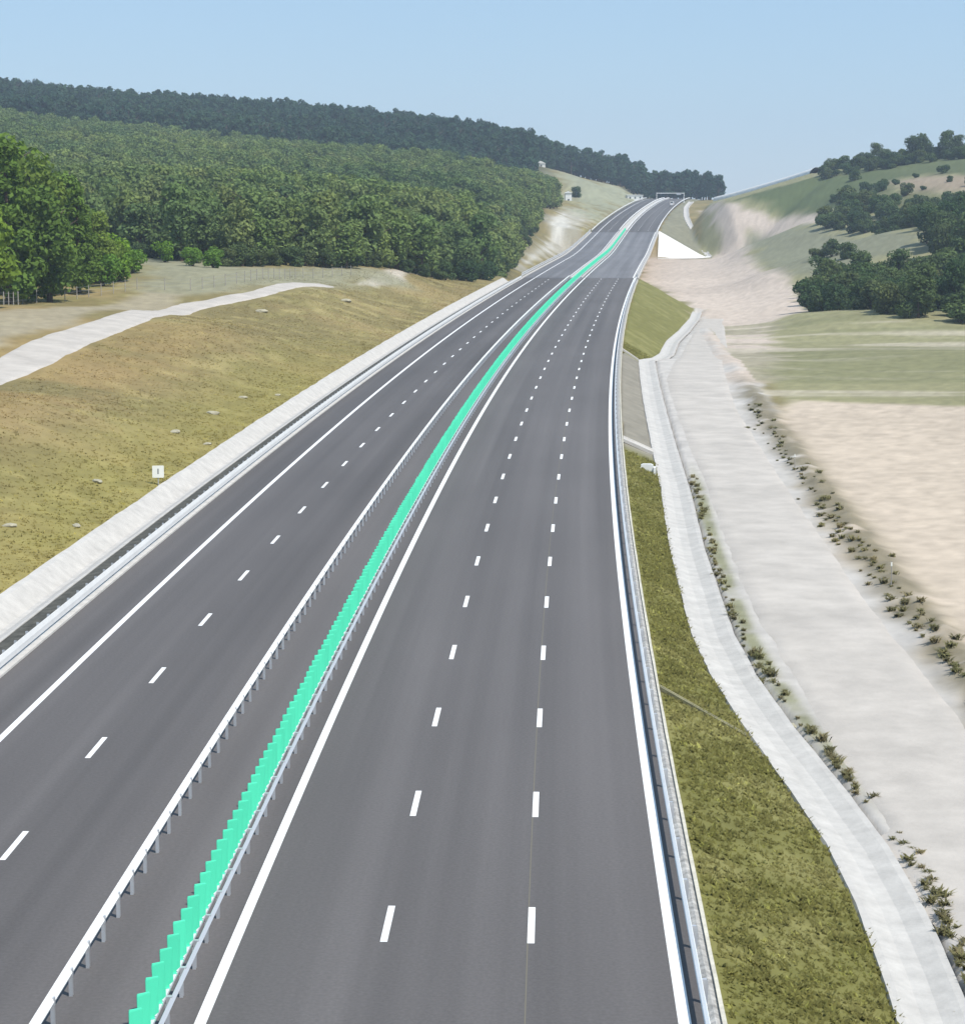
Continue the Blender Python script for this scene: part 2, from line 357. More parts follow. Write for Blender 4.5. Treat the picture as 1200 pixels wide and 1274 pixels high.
# what the ground is made of, place by place (albedo)
def lerp(A, B, t): return A*(1-t)[:, None] + np.asarray(B)*t[:, None]
def ground_albedo(gx, gy, gs, gd):
    n1 = fbm(gx, gy, 14, 4, 31); n2 = fbm(gx, gy, 3.2, 3, 47); n3 = fbm(gx, gy, 55, 3, 77); n0 = fbm(gx, gy, .9, 2, 12)
    C = np.tile(np.array([.195, .160, .070]), (len(gx), 1))                     # dry olive grass
    C = lerp(C, (.265, .205, .095), sstep(.42, .66, n1)*.85)                     # ochre straw
    C = lerp(C, (.185, .175, .055), sstep(.5, .7, n2)*.6*(gd < 0))
    C = lerp(C, (.36, .285, .14), sstep(.56, .74, n2)*.55*(gd < -18)*(gd > -60))
    nearditch = sstep(-31, -20, gd)*(gd < 0)*(1-sstep(200, 330, gs))
    C = lerp(C, (.235, .205, .058), nearditch*.6)
    browner = (gd < 0)*sstep(-26, -34, gd)*(1-sstep(210, 300, gs))
    C = lerp(C, (.28, .195, .085), browner*.65*sstep(.3, .55, n1+.1))
    # right embankment grass
    emb = ((gd > DG1) & (gd < toe_d(gs)+.3))*1.0
    C = lerp(C, (.168, .160, .052), emb); C = lerp(C, (.22, .205, .078), emb*sstep(.48, .68, n2)*.8); C = lerp(C, (.115, .112, .034), emb*sstep(.56, .72, n0)*.7)
    C = lerp(C, (.225, .205, .165), emb*sstep(170, 178, gs)*(1-sstep(278, 283, gs)))
    far_emb = ((gd > DG1) & (gd < toe_d(gs)) & (gs > B1))*1.0
    C = lerp(C, (.20, .19, .13), far_emb)
    # bench right of the slope
    bench = (gd > toe_d(gs)+.2)*(1-sstep(26.5, 28, gd+(n2-.5)*2))*(gs < 560)
    C = lerp(C, (.44, .41, .375), bench)
    right = (gd > 27)*1.0
    C = lerp(C, (.245, .23, .125), right*sstep(27, 30, gd))
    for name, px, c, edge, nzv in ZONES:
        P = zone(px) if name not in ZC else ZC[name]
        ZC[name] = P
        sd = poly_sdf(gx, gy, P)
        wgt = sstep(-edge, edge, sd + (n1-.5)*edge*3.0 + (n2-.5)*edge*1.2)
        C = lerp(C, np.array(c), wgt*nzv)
    scrub = np.exp(-((gd-25.9+(n2-.5)*1.6)/1.35)**2)*(1-sstep(225, 265, gs))
    C = lerp(C, (.185, .160, .105), np.clip(scrub*1.2, 0, 1)*sstep(.15, .45, n2)*.9)
    strip = np.exp(-((gd-toe_d(gs)-2.65)/.38)**2)*sstep(72, 92, gs)*(1-sstep(150, 175, gs))
    C = lerp(C, (.19, .19, .10), np.clip(strip*1.3, 0, 1)*sstep(.25, .5, n2+.2*n0-.05)*.85)
    # streaks of bare earth in the right-hand field
    st = fbm(gx*.25, gy*1.0, 9, 3, 91)
    g = sstep(.5, .62, st)*right*(gs > 230)*(gs < 430)
    C = lerp(C, (.42, .37, .28), g*.75)
    g = sstep(.5, .64, fbm(gx*.3, gy, 12, 3, 14))*right*(gs > 230)*(gs < 430)
    C = lerp(C, (.17, .17, .085), g*.55)
    C *= (.86+.28*n3)[:, None]*(.80+.4*n0)[:, None]
    return C
ZC = {}
ZONES = [
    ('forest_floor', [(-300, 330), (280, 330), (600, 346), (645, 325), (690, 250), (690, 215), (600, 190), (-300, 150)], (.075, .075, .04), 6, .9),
    ('sand', [(945, 520), (985, 497), (1400, 512), (1400, 1100), (1240, 930), (1190, 830), (1120, 735), (1010, 610)], (.47, .39, .305), 1.5, 1.0),
    ('apron', [(870, 262), (895, 252), (925, 258), (1022, 262), (1022, 276), (930, 284), (935, 320), (985, 350), (1005, 386), (960, 402), (965, 452), (950, 482), (912, 492), (880, 405), (862, 384), (800, 348), (800, 322), (880, 322), (893, 300)], (.46, .385, .32), 2.5, 1.0),
    ('grey_field', [(935, 288), (1000, 282), (1060, 296), (1160, 304), (1100, 318), (1010, 345), (985, 340), (940, 318)], (.20, .20, .135), 5, .9),
    ('left_dirt', [(642, 334), (668, 306), (694, 268), (712, 258), (735, 262), (720, 285), (668, 322)], (.40, .38, .33), 5, .8),
    ('left_pale_slope', [(690, 216), (790, 238), (800, 250), (740, 275), (712, 256), (700, 240)], (.27, .275, .19), 12, .9),
    ('pale_patch', [(435, 354), (470, 342), (522, 338), (500, 348), (470, 357)], (.45, .40, .33), .8, 1.0),
    ('left_path', [(648, 330), (670, 310), (686, 292), (690, 272), (702, 264), (708, 282), (690, 304), (662, 326)], (.47, .45, .40), 1.5, .9),
    ('track_bank', [(-40, 436), (-40, 390), (60, 384), (180, 362), (240, 366), (120, 392), (60, 412)], (.31, .27, .19), 1.5, .85),
    ('plateau', [(165, 322), (300, 332), (480, 338), (490, 352), (380, 356), (240, 370), (175, 362)], (.235, .225, .15), 4, .9),
    ('hill_green', [(900, 252), (1015, 220), (1110, 210), (1110, 255), (1030, 262), (960, 258)], (.085, .108, .045), 6, .95),
    ('hill_pink', [(1100, 226), (1240, 220), (1240, 242), (1130, 242)], (.30, .235, .17), 6, .9),
    ('hill_olive', [(1060, 246), (1240, 244), (1240, 266), (1090, 262)], (.12, .125, .058), 6, .9),
    ('hill_top', [(1030, 214), (1240, 190), (1240, 218), (1090, 226)], (.09, .11, .048), 6, .9),
]
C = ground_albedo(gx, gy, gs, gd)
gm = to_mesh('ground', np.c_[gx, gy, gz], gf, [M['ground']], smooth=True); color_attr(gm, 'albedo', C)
ground = tag(link('ground', gm), kind='structure')

# ------------------------------------------------------------------ ribbons along the road
def ribbon(name, s, prof, m, parent=None, smooth=False, closed=False, caps=False, jitter=None, uvs=False):
    s = np.asarray(s, float); k = len(prof); V = []
    for j in range(k):
        dj, zj = prof[j]
        d = dj(s) if callable(dj) else np.full(len(s), dj); z = zj(s) if callable(zj) else np.full(len(s), zj)
        if jitter and jitter[j]: d = d + (fbm(s, s*0+j*31.7, 3.0, 4, 60+j)-.5)*2*jitter[j]
        X, Y, Z = rd(s, d, z); V.append(np.c_[X, Y, Z])
    V = np.stack(V, 1).reshape(-1, 3); n = len(s)
    kk = k if closed else k-1
    i, j = np.meshgrid(np.arange(n-1), np.arange(kk), indexing='ij'); i = i.ravel(); j = j.ravel(); j2 = (j+1) % k
    Fq = np.stack([i*k+j, i*k+j2, (i+1)*k+j2, (i+1)*k+j], -1)
    if caps and closed:
        F = [tuple(q) for q in Fq.tolist()] + [tuple(range(k-1, -1, -1)), tuple((n-1)*k+a for a in range(k))]
        me = to_mesh(name, V, F, [m], smooth=smooth)
    else:
        me = to_mesh(name, V, Fq, [m], smooth=smooth)
    if uvs:
        uv = me.uv_layers.new(name='UVMap'); li = np.empty(len(me.loops), np.int32); me.loops.foreach_get('vertex_index', li)
        dd = np.array([p[0] for p in prof])[li % k]; ss = s[li//k]
        uv.data.foreach_set('uv', np.c_[dd, ss].ravel())
    return link(name, me, parent)
sA = np.arange(-80, 520.1, 4.0); sB = np.arange(520, 896.1, 4.0); sC = np.arange(896, 1440.1, 4.0)
RD = [(DG0+.4, -.06), (-14.0, -.02), (-11.6, 0), (-7.8, 0), (-4.1, 0), (-2.0, .01), (0, 0), (3.75, 0), (7.5, 0), (11.25, 0), (11.95, -.02)]
road = tag(ribbon('motorway', sA, RD, M['asphalt'], uvs=True), kind='structure')
road2 = tag(ribbon('motorway', sC, RD, M['asphalt'], uvs=True), kind='structure')
LW = .075
def line(d, s, parent, wd=LW, name='edge_line', m='paint'): return ribbon(name, s, [(d-wd, .006), (d+wd, .006)], M[m], parent)
for par, ss in ((road, sA), (road2, sC)):
    line(0, ss, par, .14); line(11.40, ss, par, .155); line(-11.55, ss, par, .13); line(-3.90, ss, par, .12)
dash_me = None
D0 = 58.2-1.5
for d in (3.88, 7.72, -7.84):
    first = D0 - 12*2 + (0 if d > 0 else (89.1-1.5-D0) % 12)
    for k in range(120):
        s = first+12*k
        if s < 40 or s > 1380: continue
        if s+3 > B0-1 and s < B1+1: continue
        line(d, np.array([s, s+1.5, s+3.0]), road if s < B0 else road2, .095, 'lane_dash')
ribbon('median_strip', sC, [(-3.5, .0), (-3.4, .12), (-.7, .12), (-.6, .0)], M['concrete'], road2)
# longitudinal construction joint
ribbon('pavement_joint', sA, [(7.62, .003), (7.65, .003)], mat('joint_seal', (.16, .145, .11), .9), road)

# ------------------------------------------------------------------ bridge
br = tag(empty('bridge', rd(B0, 0, -6.5)), 'long concrete road bridge with paler deck carrying the motorway across the valley', 'bridge')
def bchild(o): o.parent = br; o.matrix_parent_inverse = br.matrix_basis.inverted(); return o
br.matrix_basis  # located at the near abutment
bpy.context.view_layer.update()
deckp = [(DG0, -.02), (DG0, -.5), (-13, -1.6), (11, -1.6), (DG1, -.5), (DG1, -.02)]
bchild(ribbon('deck', sB, deckp, M['concrete'], closed=True, caps=True))
bchild(ribbon('deck_asphalt', sB, [(p[0], p[1]+.012) for p in RD], M['deck'], uvs=True))
for d in (0, 11.0, -11.55, -3.98): bchild(ribbon('edge_line', sB, [(d-.12, .02), (d+.12, .02)], M['paint']))
for s in (B0, B1-1.4): bchild(ribbon('expansion_joint', np.array([s, s+.5]), [(DG0+.5, .024), (11.9, .024)], M['joint']))
bchild(ribbon('median_kerb', sB, [(-3.5, 0), (-3.5, .15), (-.6, .15), (-.6, 0)], M['concrete'], closed=True, caps=True))
for d, hw_ in ((11.75, .6), (-14.45, .35)):
    bchild(ribbon('footway', sB, [(d-hw_, 0), (d-hw_, .14), (d+hw_, .14), (d+hw_, 0)], M['concrete'], closed=True, caps=True))
for d in (12.0, -14.6):
    p = bchild(ribbon('parapet_rail', sB, [(d-.05, .95), (d-.05, 1.1), (d+.05, 1.1), (d+.05, .95)], M['steel'], closed=True, caps=True))
    p = bchild(ribbon('parapet_beam', sB, [(d-.04, .45), (d-.04, .75), (d+.04, .75), (d+.04, .45)], M['steel'], closed=True, caps=True))
pp = MB().box(-.06, .06, -.05, .05, 0, 1.1).mesh('parapet_post', M['post'])
for d in (12.0, -14.6):
    for s in np.arange(B0+2, B1, 4.0):
        o = link('parapet_post', pp); o.location = [float(a) for a in rd(s, d, .10)]; bchild(o)
for s in np.arange(B0+38, B1-10, 37.5):
    for d in (-9.5, 6.5):
        X, Y, Z = [float(a) for a in rd(s, d, -1.62)]; g = tz1(X, Y)
        hh = Z-(g-.6)
        o = MB().prism([(-.9, -hh), (.9, -hh), (.9, -.8), (2.6, -.8+.3), (2.6, 0), (-2.6, 0), (-2.6, -.5), (-.9, -.8)], -.7, .7).build('pier', M['concrete'])
        o.location = (X, Y, Z); o.rotation_euler[2] = -math.atan(float(x0p(s))); bchild(o)
for s, e in ((B0-1.2, B0+.2), (B1-.2, B1+1.2)):
    bchild(ribbon('abutment', np.array([s, e]), [(DG0+.1, -1.65), (DG0+.1, -7), (DG1-.1, -7), (DG1-.1, -1.65)], M['concrete'], closed=True, caps=True))

# paved cone at the far abutment
def cone_slab():
    a = np.linspace(0, math.pi/2, 15); R = np.linspace(0, 1, 10); V = []
    for t in a:
        for r in R:
            run = 20.5*r; s = B1 - run*math.sin(t); d = DG1 + run*math.cos(t)
            X, Y, _ = rd(s, d); V.append((float(X), float(Y)))
    V = np.array(V); Z = terrain(V[:, 0], V[:, 1]) + .18
    n = len(R); F = [(i*n+j, i*n+j+1, (i+1)*n+j+1, (i+1)*n+j) for i in range(len(a)-1) for j in range(n-1)]
    return link('cone_paving', to_mesh('cone_paving', np.c_[V, Z], F, [M['slab']]))
cs = tag(cone_slab(), 'bright white paved slope cone at the far end of the bridge', 'slope paving')
so_ = cs.modifiers.new('thickness', 'SOLIDIFY'); so_.thickness = .3; so_.offset = -1

# ------------------------------------------------------------------ channels, kerbs, verge
left_ditch = tag(ribbon('drainage_ditch', np.arange(40, 512, 1.0), [(-16.05, -.3), (-16.07, -.10), (-16.25, -.12), (-16.85, -.42), (-17.1, -.42), (-18.05, .30), (-18.35, .36), (-18.36, .12)],
      M['concrete'], jitter=[.05, .05, .05, .05, .05, .05, .14, .14]), 'wide pale concrete ditch along the left edge of the motorway', 'ditch')
tag(ribbon('gutter_kerb', sA, [(-14.62, -.2), (-14.60, .07), (-14.12, .05), (-14.08, -.2)], M['concrete']), 'narrow white concrete kerb under the left roadside guardrail', 'kerb')
tag(ribbon('gravel_verge', np.arange(-60, 512, 2.0), [(-16.2, -.4), (-16.06, -.13), (-15.2, -.05), (-14.63, -.02), (-14.62, -.3)], M['verge_dark']), kind='structure')
tag(ribbon('stone_verge', np.arange(30, 512, .5), [(11.93, -.06), (11.98, -.02), (12.12, .04), (12.28, -.03)], M['verge'], jitter=[0, .02, .03, 0]), kind='structure')
tag(ribbon('edging_kerb', np.arange(30, 512, 2.0), [(12.28, -.2), (12.28, .06), (12.38, .06), (12.38, -.3)], M['concrete2'], jitter=[.02]*4),
    'thin pale edging kerb at the top of the right grass slope', 'kerb')
zt = lambda dz: (lambda s: toe_z(s)-zr(s)+dz)
dt = lambda dd: (lambda s: toe_d(s)+dd)
sR = np.concatenate([np.arange(40, 170, .5), np.arange(170, 290, 1.0), np.arange(290, 505, 2.0)])
tag(ribbon('drainage_channel', sR, [(dt(-.06), zt(-.05)), (dt(.0), zt(.10)), (dt(.22), zt(.08)), (dt(.75), zt(-.10)), (dt(1.25), zt(-.12)), (dt(1.8), zt(.02)), (dt(2.02), zt(.04)), (dt(2.1), zt(-.15))],
    M['concrete'], jitter=[.06, .06, .06, .03, .03, .04, .05, .05]), 'pale concrete drainage channel at the foot of the right grass slope', 'channel')
tag(ribbon('drainage_channel', np.arange(900, 1300, 3.0), [(dt(-.3), zt(-.1)), (dt(.0), zt(.4)), (dt(.7), zt(-.0)), (dt(1.6), zt(-.0)), (dt(2.4), zt(.4)), (dt(2.7), zt(-.2))],
    M['concrete'], jitter=[.5]*6), 'pale channel winding up beside the far embankment beyond the bridge', 'channel')
# service road on the bench
def srv_l(s): return np.interp(s, [-60, 60, 90, 110, 160, 250, 300, 360, 420, 470], [19.9, 19.9, 18.4, 17.5, 17.7, 17.0, 19.5, 21.6, 24, 26.2])
def srv_r(s): return np.interp(s, [-60, 90, 104, 170, 220, 275, 340, 420, 470], [25.4, 24.8, 24.2, 23.9, 23.8, 25.1, 28.1, 30.0, 31])
prof = []
for k, t in enumerate(np.linspace(0, 1, 13)):
    dz = -.12 if k in (0, 12) else .05 + .05*math.sin(math.pi*t) - .025*(math.exp(-((t-.3)/.06)**2) + math.exp(-((t-.68)/.06)**2))
    prof.append(((lambda s, t=t: srv_l(s)*(1-t)+srv_r(s)*t), zt(dz)))
tag(ribbon('service_road', np.arange(30, 470, 1.0), prof, M['gravel'], smooth=True, jitter=[.5]+[0]*11+[.45]), kind='structure')

# ------------------------------------------------------------------ guardrails
def wbeam(d, zc, face, tall=.31, waves=2, depth=.08, th=.012):
    zz = np.linspace(-tall/2, tall/2, 4*waves+1)
    off = depth*(.5-.5*np.cos(np.linspace(0, 2*math.pi*waves, 4*waves+1)))
    fr = [(d+face*o, zc+z) for z, o in zip(zz, off)]; bk = [(p-face*th, z) for p, z in fr[::-1]]
    return fr+bk
def post_mesh(h, w_=.10, dpt=.12):          # C-section steel post
    t = .012
    return MB().box(-w_/2, w_/2, -dpt/2, -dpt/2+t, -.4, h).box(-w_/2, w_/2, dpt/2-t, dpt/2, -.4, h).box(-w_/2, -w_/2+t, -dpt/2+t, dpt/2-t, -.4, h).mesh('post', M['post'])
P75 = post_mesh(.72); P50 = post_mesh(.58, .09, .12); P60 = post_mesh(.70)
def guardrail(name, label, d, face, s0, s1, step, pm, zc, tall, waves, railmat, post_off, n_posts, depth=.08):
    t = tag(empty(name, [float(a) for a in rd(s0, d)]), label, 'guardrail'); bpy.context.view_layer.update()
    inv_m = t.matrix_basis.inverted()
    r = ribbon('rail', np.arange(s0, s1, 4.0), wbeam(d, zc, face, tall, waves, depth), railmat, closed=True, caps=True, smooth=False); r.parent = t; r.matrix_parent_inverse = inv_m
    ss = np.arange(max(s0, 44)+.5, s1, step)
    for s in ss[:n_posts]:
        o = link('post', pm, t); o.matrix_parent_inverse = inv_m; o.location = [float(a) for a in rd(s, d+post_off)]
        o.rotation_euler[2] = -math.atan(float(x0p(s)))
    if len(ss) > n_posts:
        b = MB()
        for s in ss[n_posts:]:
            X, Y, Z = [float(a) for a in rd(s, d+post_off)]; b.box(X-.05, X+.05, Y-.05, Y+.05, Z-.3, Z+.7)
        o = b.build('post', M['post'], t); o.matrix_parent_inverse = inv_m; o['kind'] = 'stuff'
    # spacer brackets between beam and post
    sp = MB().box(-.07, .07, -.06, .06, -.1, .1).mesh('spacer', M['post'])
    for s in ss[:110]:
        o = link('spacer', sp, t); o.matrix_parent_inverse = inv_m; o.location = [float(a) for a in rd(s, d+post_off*.5, zc)]
    return t
guardrail('guardrail', 'pale steel median guardrail without green panels, left of the mint-green screen', -3.45, 1, -20, 519, 2.0, P50, .60, .32, 1, M['rail_white'], .03, 260)
guardrail('guardrail', 'grey steel median guardrail carrying the mint-green anti-glare screen', -.62, 1, -20, 519, 2.0, P50, .66, .15, 1, M['post'], -.10, 260)
guardrail('guardrail', 'tall white guardrail on the left roadside in front of the concrete ditch', -14.35, 1, 40, 519, 2.0, P60, .44, .50, 1, M['rail_white'], -.12, 240, .03)
guardrail('guardrail', 'thin pale guardrail on the right roadside above the grass slope', 11.86, -1, -20, 519, 4.0, P50, .50, .28, 2, M['rail_white'], .12, 200)
for d, lab in ((-.62, 'far stretch of right median rail beyond the bridge'), (-3.45, 'far stretch of left median rail beyond the bridge'),
               (11.9, 'far right roadside rail climbing beyond the bridge'), (-14.35, 'far left roadside rail climbing beyond the bridge')):
    guardrail('guardrail', lab, d, 1, 900, 1380, 8.0, P75, .60, .5, 2, M['rail_white'], -.14, 60)

# anti-glare paddles
def paddle_mesh():
    out = [(-.05, 0), (.05, 0), (.06, .08), (.15, .15), (.165, .93), (.155, .97), (.14, .99), (-.14, .99), (-.155, .97), (-.165, .93), (-.15, .15), (-.06, .08)]
    b = MB(); n = len(out); v = []
    for sgn in (-1, 1): v += [(x, sgn*.016 + .03*(1-(x/.165)**2), z) for x, z in out]
    f = [tuple(range(n)), tuple(range(2*n-1, n-1, -1))] + [(i, i+n, (i+1) % n+n, (i+1) % n) for i in range(n)]
    b.add(v, f); b.box(-.05, .05, -.05, .05, -.05, .03)
    return b.mesh('glare_panel', M['green'])
pm = paddle_mesh()
scr = tag(empty('anti_glare_screen', [float(a) for a in rd(40, -.8, .75)]), 'long mint-green anti-glare screen of upright panels along the central reserve', 'glare screen')
bpy.context.view_layer.update(); inv_s = scr.matrix_basis.inverted()
ss = np.arange(42, 895, 1.0)
for s in ss[:300]:
    o = link('glare_panel', pm, scr); o.matrix_parent_inverse = inv_s
    o.location = [float(a) for a in rd(s, -.80, .76)]; o.rotation_euler = (random.uniform(-.02, .02), random.uniform(-.03, .03), -math.atan(float(x0p(s))) + .55 + random.uniform(-.05, .05))
b = MB(); pv = [tuple(v.co) for v in pm.vertices]; pf = [tuple(p.vertices) for p in pm.polygons]
for s in ss[300:]:
    X, Y, Z = [float(a) for a in rd(s, -.80, .76)]; a = -math.atan(float(x0p(s)))+.55; c, sn = math.cos(a), math.sin(a)
    b.add([(X+c*x-sn*y, Y+sn*x+c*y, Z+z) for x, y, z in pv], pf)
o = b.build('glare_panel', M['green'], scr); o.matrix_parent_inverse = inv_s; o['kind'] = 'stuff'
o = ribbon('mounting_rail', np.arange(42, 895, 4.0), [(-.86, .70), (-.86, .77), (-.74, .77), (-.74, .70)], M['steel'], scr, closed=True, caps=True); o.matrix_parent_inverse = inv_s

# ------------------------------------------------------------------ chutes and small concrete pieces on the right slope
def chute(s, label, wd=.5, mt='concrete2', skew=0.0, z0=.05):
    td, tzv = float(toe_d(s)), float(toe_z(s)-zr(s)); N = 9; V = []; F = []
    prof = [(-wd/2-.1, -.1), (-wd/2-.1, .16), (-wd/2, .16), (-wd/2+.06, .03), (wd/2-.06, .03), (wd/2, .16), (wd/2+.1, .16), (wd/2+.1, -.1)]
    for i in range(N):
        t = i/(N-1); d = 12.40+(td-12.40)*t; z = -.06*(1-t)+tzv*t + z0
        for a, b_ in prof:
            X, Y, Z = rd(s+a+skew*t, d, z+b_); V.append((float(X), float(Y), float(Z)))
    k = len(prof); F = [(i*k+j, i*k+j+1, (i+1)*k+j+1, (i+1)*k+j) for i in range(N-1) for j in range(k-1)]
    return tag(link('drainage_chute', to_mesh('drainage_chute', V, F, [M[mt]])), label, 'chute')
chute(87.5, 'narrow yellowish concrete chute crossing the near grass slope', .22, 'chute_old', skew=-2, z0=.0)
chute(178, 'short broad white concrete chute just before the grey gravel strip', 2.2, 'concrete', z0=.12)
chute(282, 'pale concrete chute at the near edge of the wide grass wedge', 1.0, 'concrete')
p = [float(a) for a in rd(164, 14.0, -.85)]
hw = empty('concrete_headwall', p, -math.atan(float(x0p(164)))); tag(hw, 'small white concrete headwall block beside the pale channel', 'headwall')
MB().prism([(-.45, -.3), (.45, -.3), (.45, .55), (.3, .62), (-.3, .62), (-.45, .55)], -.2, .2).build('wall', M['white'], hw)
MB().box(-.65, -.46, -.5, .3, -.3, .4).build('wing', M['white'], hw); MB().box(.46, .65, -.5, .3, -.3, .4).build('wing', M['white'], hw)

# ------------------------------------------------------------------ left dirt track
def poly_ribbon(name, px, widths, m, n=160, jit=.3, lift=.10, crown=0, sm=16):
    P = np.array([hit(*p)[:2] if len(p) == 2 else p[:2] for p in px]); L = np.r_[0, np.cumsum(np.hypot(*np.diff(P, axis=0).T))]
    t = np.linspace(0, L[-1], n); cxx = np.interp(t, L, P[:, 0]); cyy = np.interp(t, L, P[:, 1])
    k = max(3, n//sm) | 1; ker = np.hanning(k+2)[1:-1]; ker /= ker.sum()
    cxx = np.convolve(np.pad(cxx, k//2, 'reflect', reflect_type='odd'), ker, 'valid'); cyy = np.convolve(np.pad(cyy, k//2, 'reflect', reflect_type='odd'), ker, 'valid')
    dx = np.gradient(cxx); dy = np.gradient(cyy); l = np.hypot(dx, dy); nx, ny = dy/l, -dx/l
    wd = np.interp(t, L, widths); V = []
    for j, u in enumerate(np.linspace(-1, 1, 13)):
        off = u*wd/2 + (jit*(fbm(t, t*0+j, 4, 3, 3+j)-.5)*2 if j in (0, 1, 11, 12) else 0)
        X = cxx+nx*off; Y = cyy+ny*off; V.append(np.c_[X, Y, terrain(X, Y) + (lift+crown*(1-u*u) if 0 < j < 12 else -.12)])
    V = np.stack(V, 1).reshape(-1, 3)
    i, j = np.meshgrid(np.arange(n-1), np.arange(12), indexing='ij'); i = i.ravel(); j = j.ravel()
    return link(name, to_mesh(name, V, np.stack([i*13+j, i*13+j+1, (i+1)*13+j+1, (i+1)*13+j], -1), [m], smooth=True))
track = tag(poly_ribbon('dirt_track', [(-120, 512), (-40, 478), (30, 450), (90, 420), (150, 400), (230, 382), (320, 366), (405, 355)], [5.5, 5.2, 5.2, 5.4, 5.0, 4.2, 3.6, 3.2], M['gravel']), kind='structure')
tag(poly_ribbon('pale_bank', SPUR[1:6], [4, 5, 6, 6, 6], M['slab'], n=140, lift=.3, crown=2.4, sm=9), kind='structure')

# ------------------------------------------------------------------ trees
def leaf_cloud(n, size, lobes, seed, flat=.0, core=.0):
    r = np.random.default_rng(seed); V = []; T = []
    L = np.array(lobes); pick = r.choice(len(L), n, p=(L[:, 3]**2)/(L[:, 3]**2).sum())
    u = r.normal(size=(n, 3)); u /= np.linalg.norm(u, axis=1)[:, None]
    rad = L[pick, 3]*(.55+.5*r.random(n)**.6); c = L[pick, :3] + u*rad[:, None]*np.array([1, 1, .8])
    nrm = u*.8 + r.normal(size=(n, 3))*.55 + np.array([0, 0, .35]); nrm /= np.linalg.norm(nrm, axis=1)[:, None]
    a = np.cross(nrm, r.normal(size=(n, 3))); a /= np.linalg.norm(a, axis=1)[:, None]; b_ = np.cross(nrm, a)
    s = size*(.6+.8*r.random(n))[:, None]
    V = np.stack([c-a*s*.5, c+b_*s*.35, c+a*s*.6, c-b_*s*.35], 1).reshape(-1, 3)
    Fc = np.arange(n*4).reshape(n, 4)
    tone = np.repeat(.78+.30*r.random(n)+.30*r.random(len(L))[pick], 4)
    return V, Fc, tone
def crown_lobes(h, wd, seed, kind):
    r = np.random.default_rng(seed); L = []
    if kind == 'broad':
        for _ in range(20):
            t = r.random(); z = h*(.14+.74*t); rr = wd*.5*math.sin(math.pi*min(.98, .24+.68*t))**.7
            a = r.random()*6.28; q = rr*.72*math.sqrt(r.random()); L.append((q*math.cos(a), q*math.sin(a), z, wd*(.15+.10*r.random())))
        L.append((0, 0, h*.55, wd*.27))
    elif kind == 'pine':
        for i in range(26):
            t = (i+.5)/26; z = h*(.10+.84*t); rr = wd*.5*(1-t)**.75+.2
            a = i*2.4; L.append((rr*.62*math.cos(a), rr*.62*math.sin(a), z, wd*(.08+.12*(1-t))))
    else:                               # bush, foliage to the ground
        for _ in range(11):
            t = r.random(); a = r.random()*6.28; q = wd*.34*math.sqrt(r.random()); rr = wd*(.15+.1*r.random())
            L.append((q*math.cos(a), q*math.sin(a), max(rr*.6, h*(.12+.62*t)), rr))
    return L
def tree_meshes(name, h, wd, seed, kind, leafm, nleaf, size):
    V, Fc, tone = leaf_cloud(nleaf, size, crown_lobes(h, wd, seed, kind), seed)
    crown = to_mesh(name+'_crown', V, Fc, [leafm]); a = crown.attributes.new('tone', 'FLOAT', 'POINT'); a.data.foreach_set('value', tone)
    r = random.Random(seed); b = MB()
    if kind == 'bush':
        for k in range(5):
            an = k*1.26+r.random(); b.tube([(0, 0, -.3), (.15*h*math.cos(an), .15*h*math.sin(an), h*.3), (.26*h*math.cos(an), .26*h*math.sin(an), h*.55)], [.05+.012*h, .04+.008*h, .02], 5)
    else:
        r0 = .018*h+.06; lean = (r.uniform(-.3, .3), r.uniform(-.3, .3))
        b.tube([(0, 0, -.6), (0, 0, h*.12), (lean[0]*.5, lean[1]*.5, h*.45), (lean[0], lean[1], h*.85)], [r0*1.3, r0, r0*.7, r0*.15], 7)
        for k in range(6):
            an = k*1.05+r.random(); z = h*(.28+.09*k); q = wd*(.36 if kind == 'broad' else .3*(1-k/8))
            b.tube([(lean[0]*.4, lean[1]*.4, z), (q*.5*math.cos(an), q*.5*math.sin(an), z+h*.05), (q*math.cos(an), q*math.sin(an), z+h*(.12 if kind == 'broad' else .03))], [r0*.45, r0*.3, r0*.1], 5)
    return b.mesh(name+'_trunk', M['bark']), crown
def place_tree(name, ms, x, y, sc, label, cat, group, rz=None, sz=None):
    t = tag(empty(name, (x, y, tz1(x, y)), random.random()*6.28 if rz is None else rz), label, cat, group)
    sz = sc if sz is None else sz
    t.scale = (sc, sc, sz)
    link('trunk', ms[0], t); link('crown', ms[1], t); return t
broad = [tree_meshes('broad%d' % i, 12, 8.5, 100+i, 'broad', M['leaf'], 1500, .75) for i in range(6)]
darkt = [tree_meshes('dark%d' % i, 18, 7.5, 200+i, 'broad', M['leaf_dark'], 700, 1.3) for i in range(4)]
pine = [tree_meshes('pine%d' % i, 18, 9.0, 300+i, 'pine', M['leaf_front'], 5200, .55) for i in range(3)]
fbroad = [tree_meshes('front%d' % i, 14, 10, 340+i, 'broad', M['leaf_front'], 5200, .55) for i in range(3)]
bright = [tree_meshes('bright%d' % i, 5, 5.5, 400+i, 'bush', M['leaf_bright'], 1700, .42) for i in range(2)]
scrub = [tree_meshes('scrub%d' % i, 7, 8.0, 500+i, 'bush', M['leaf_right'], 1900, .62) for i in range(4)]
rtree = [tree_meshes('rtree%d' % i, 11, 8.5, 600+i, 'broad', M['leaf_right'], 2200, .65) for i in range(3)]

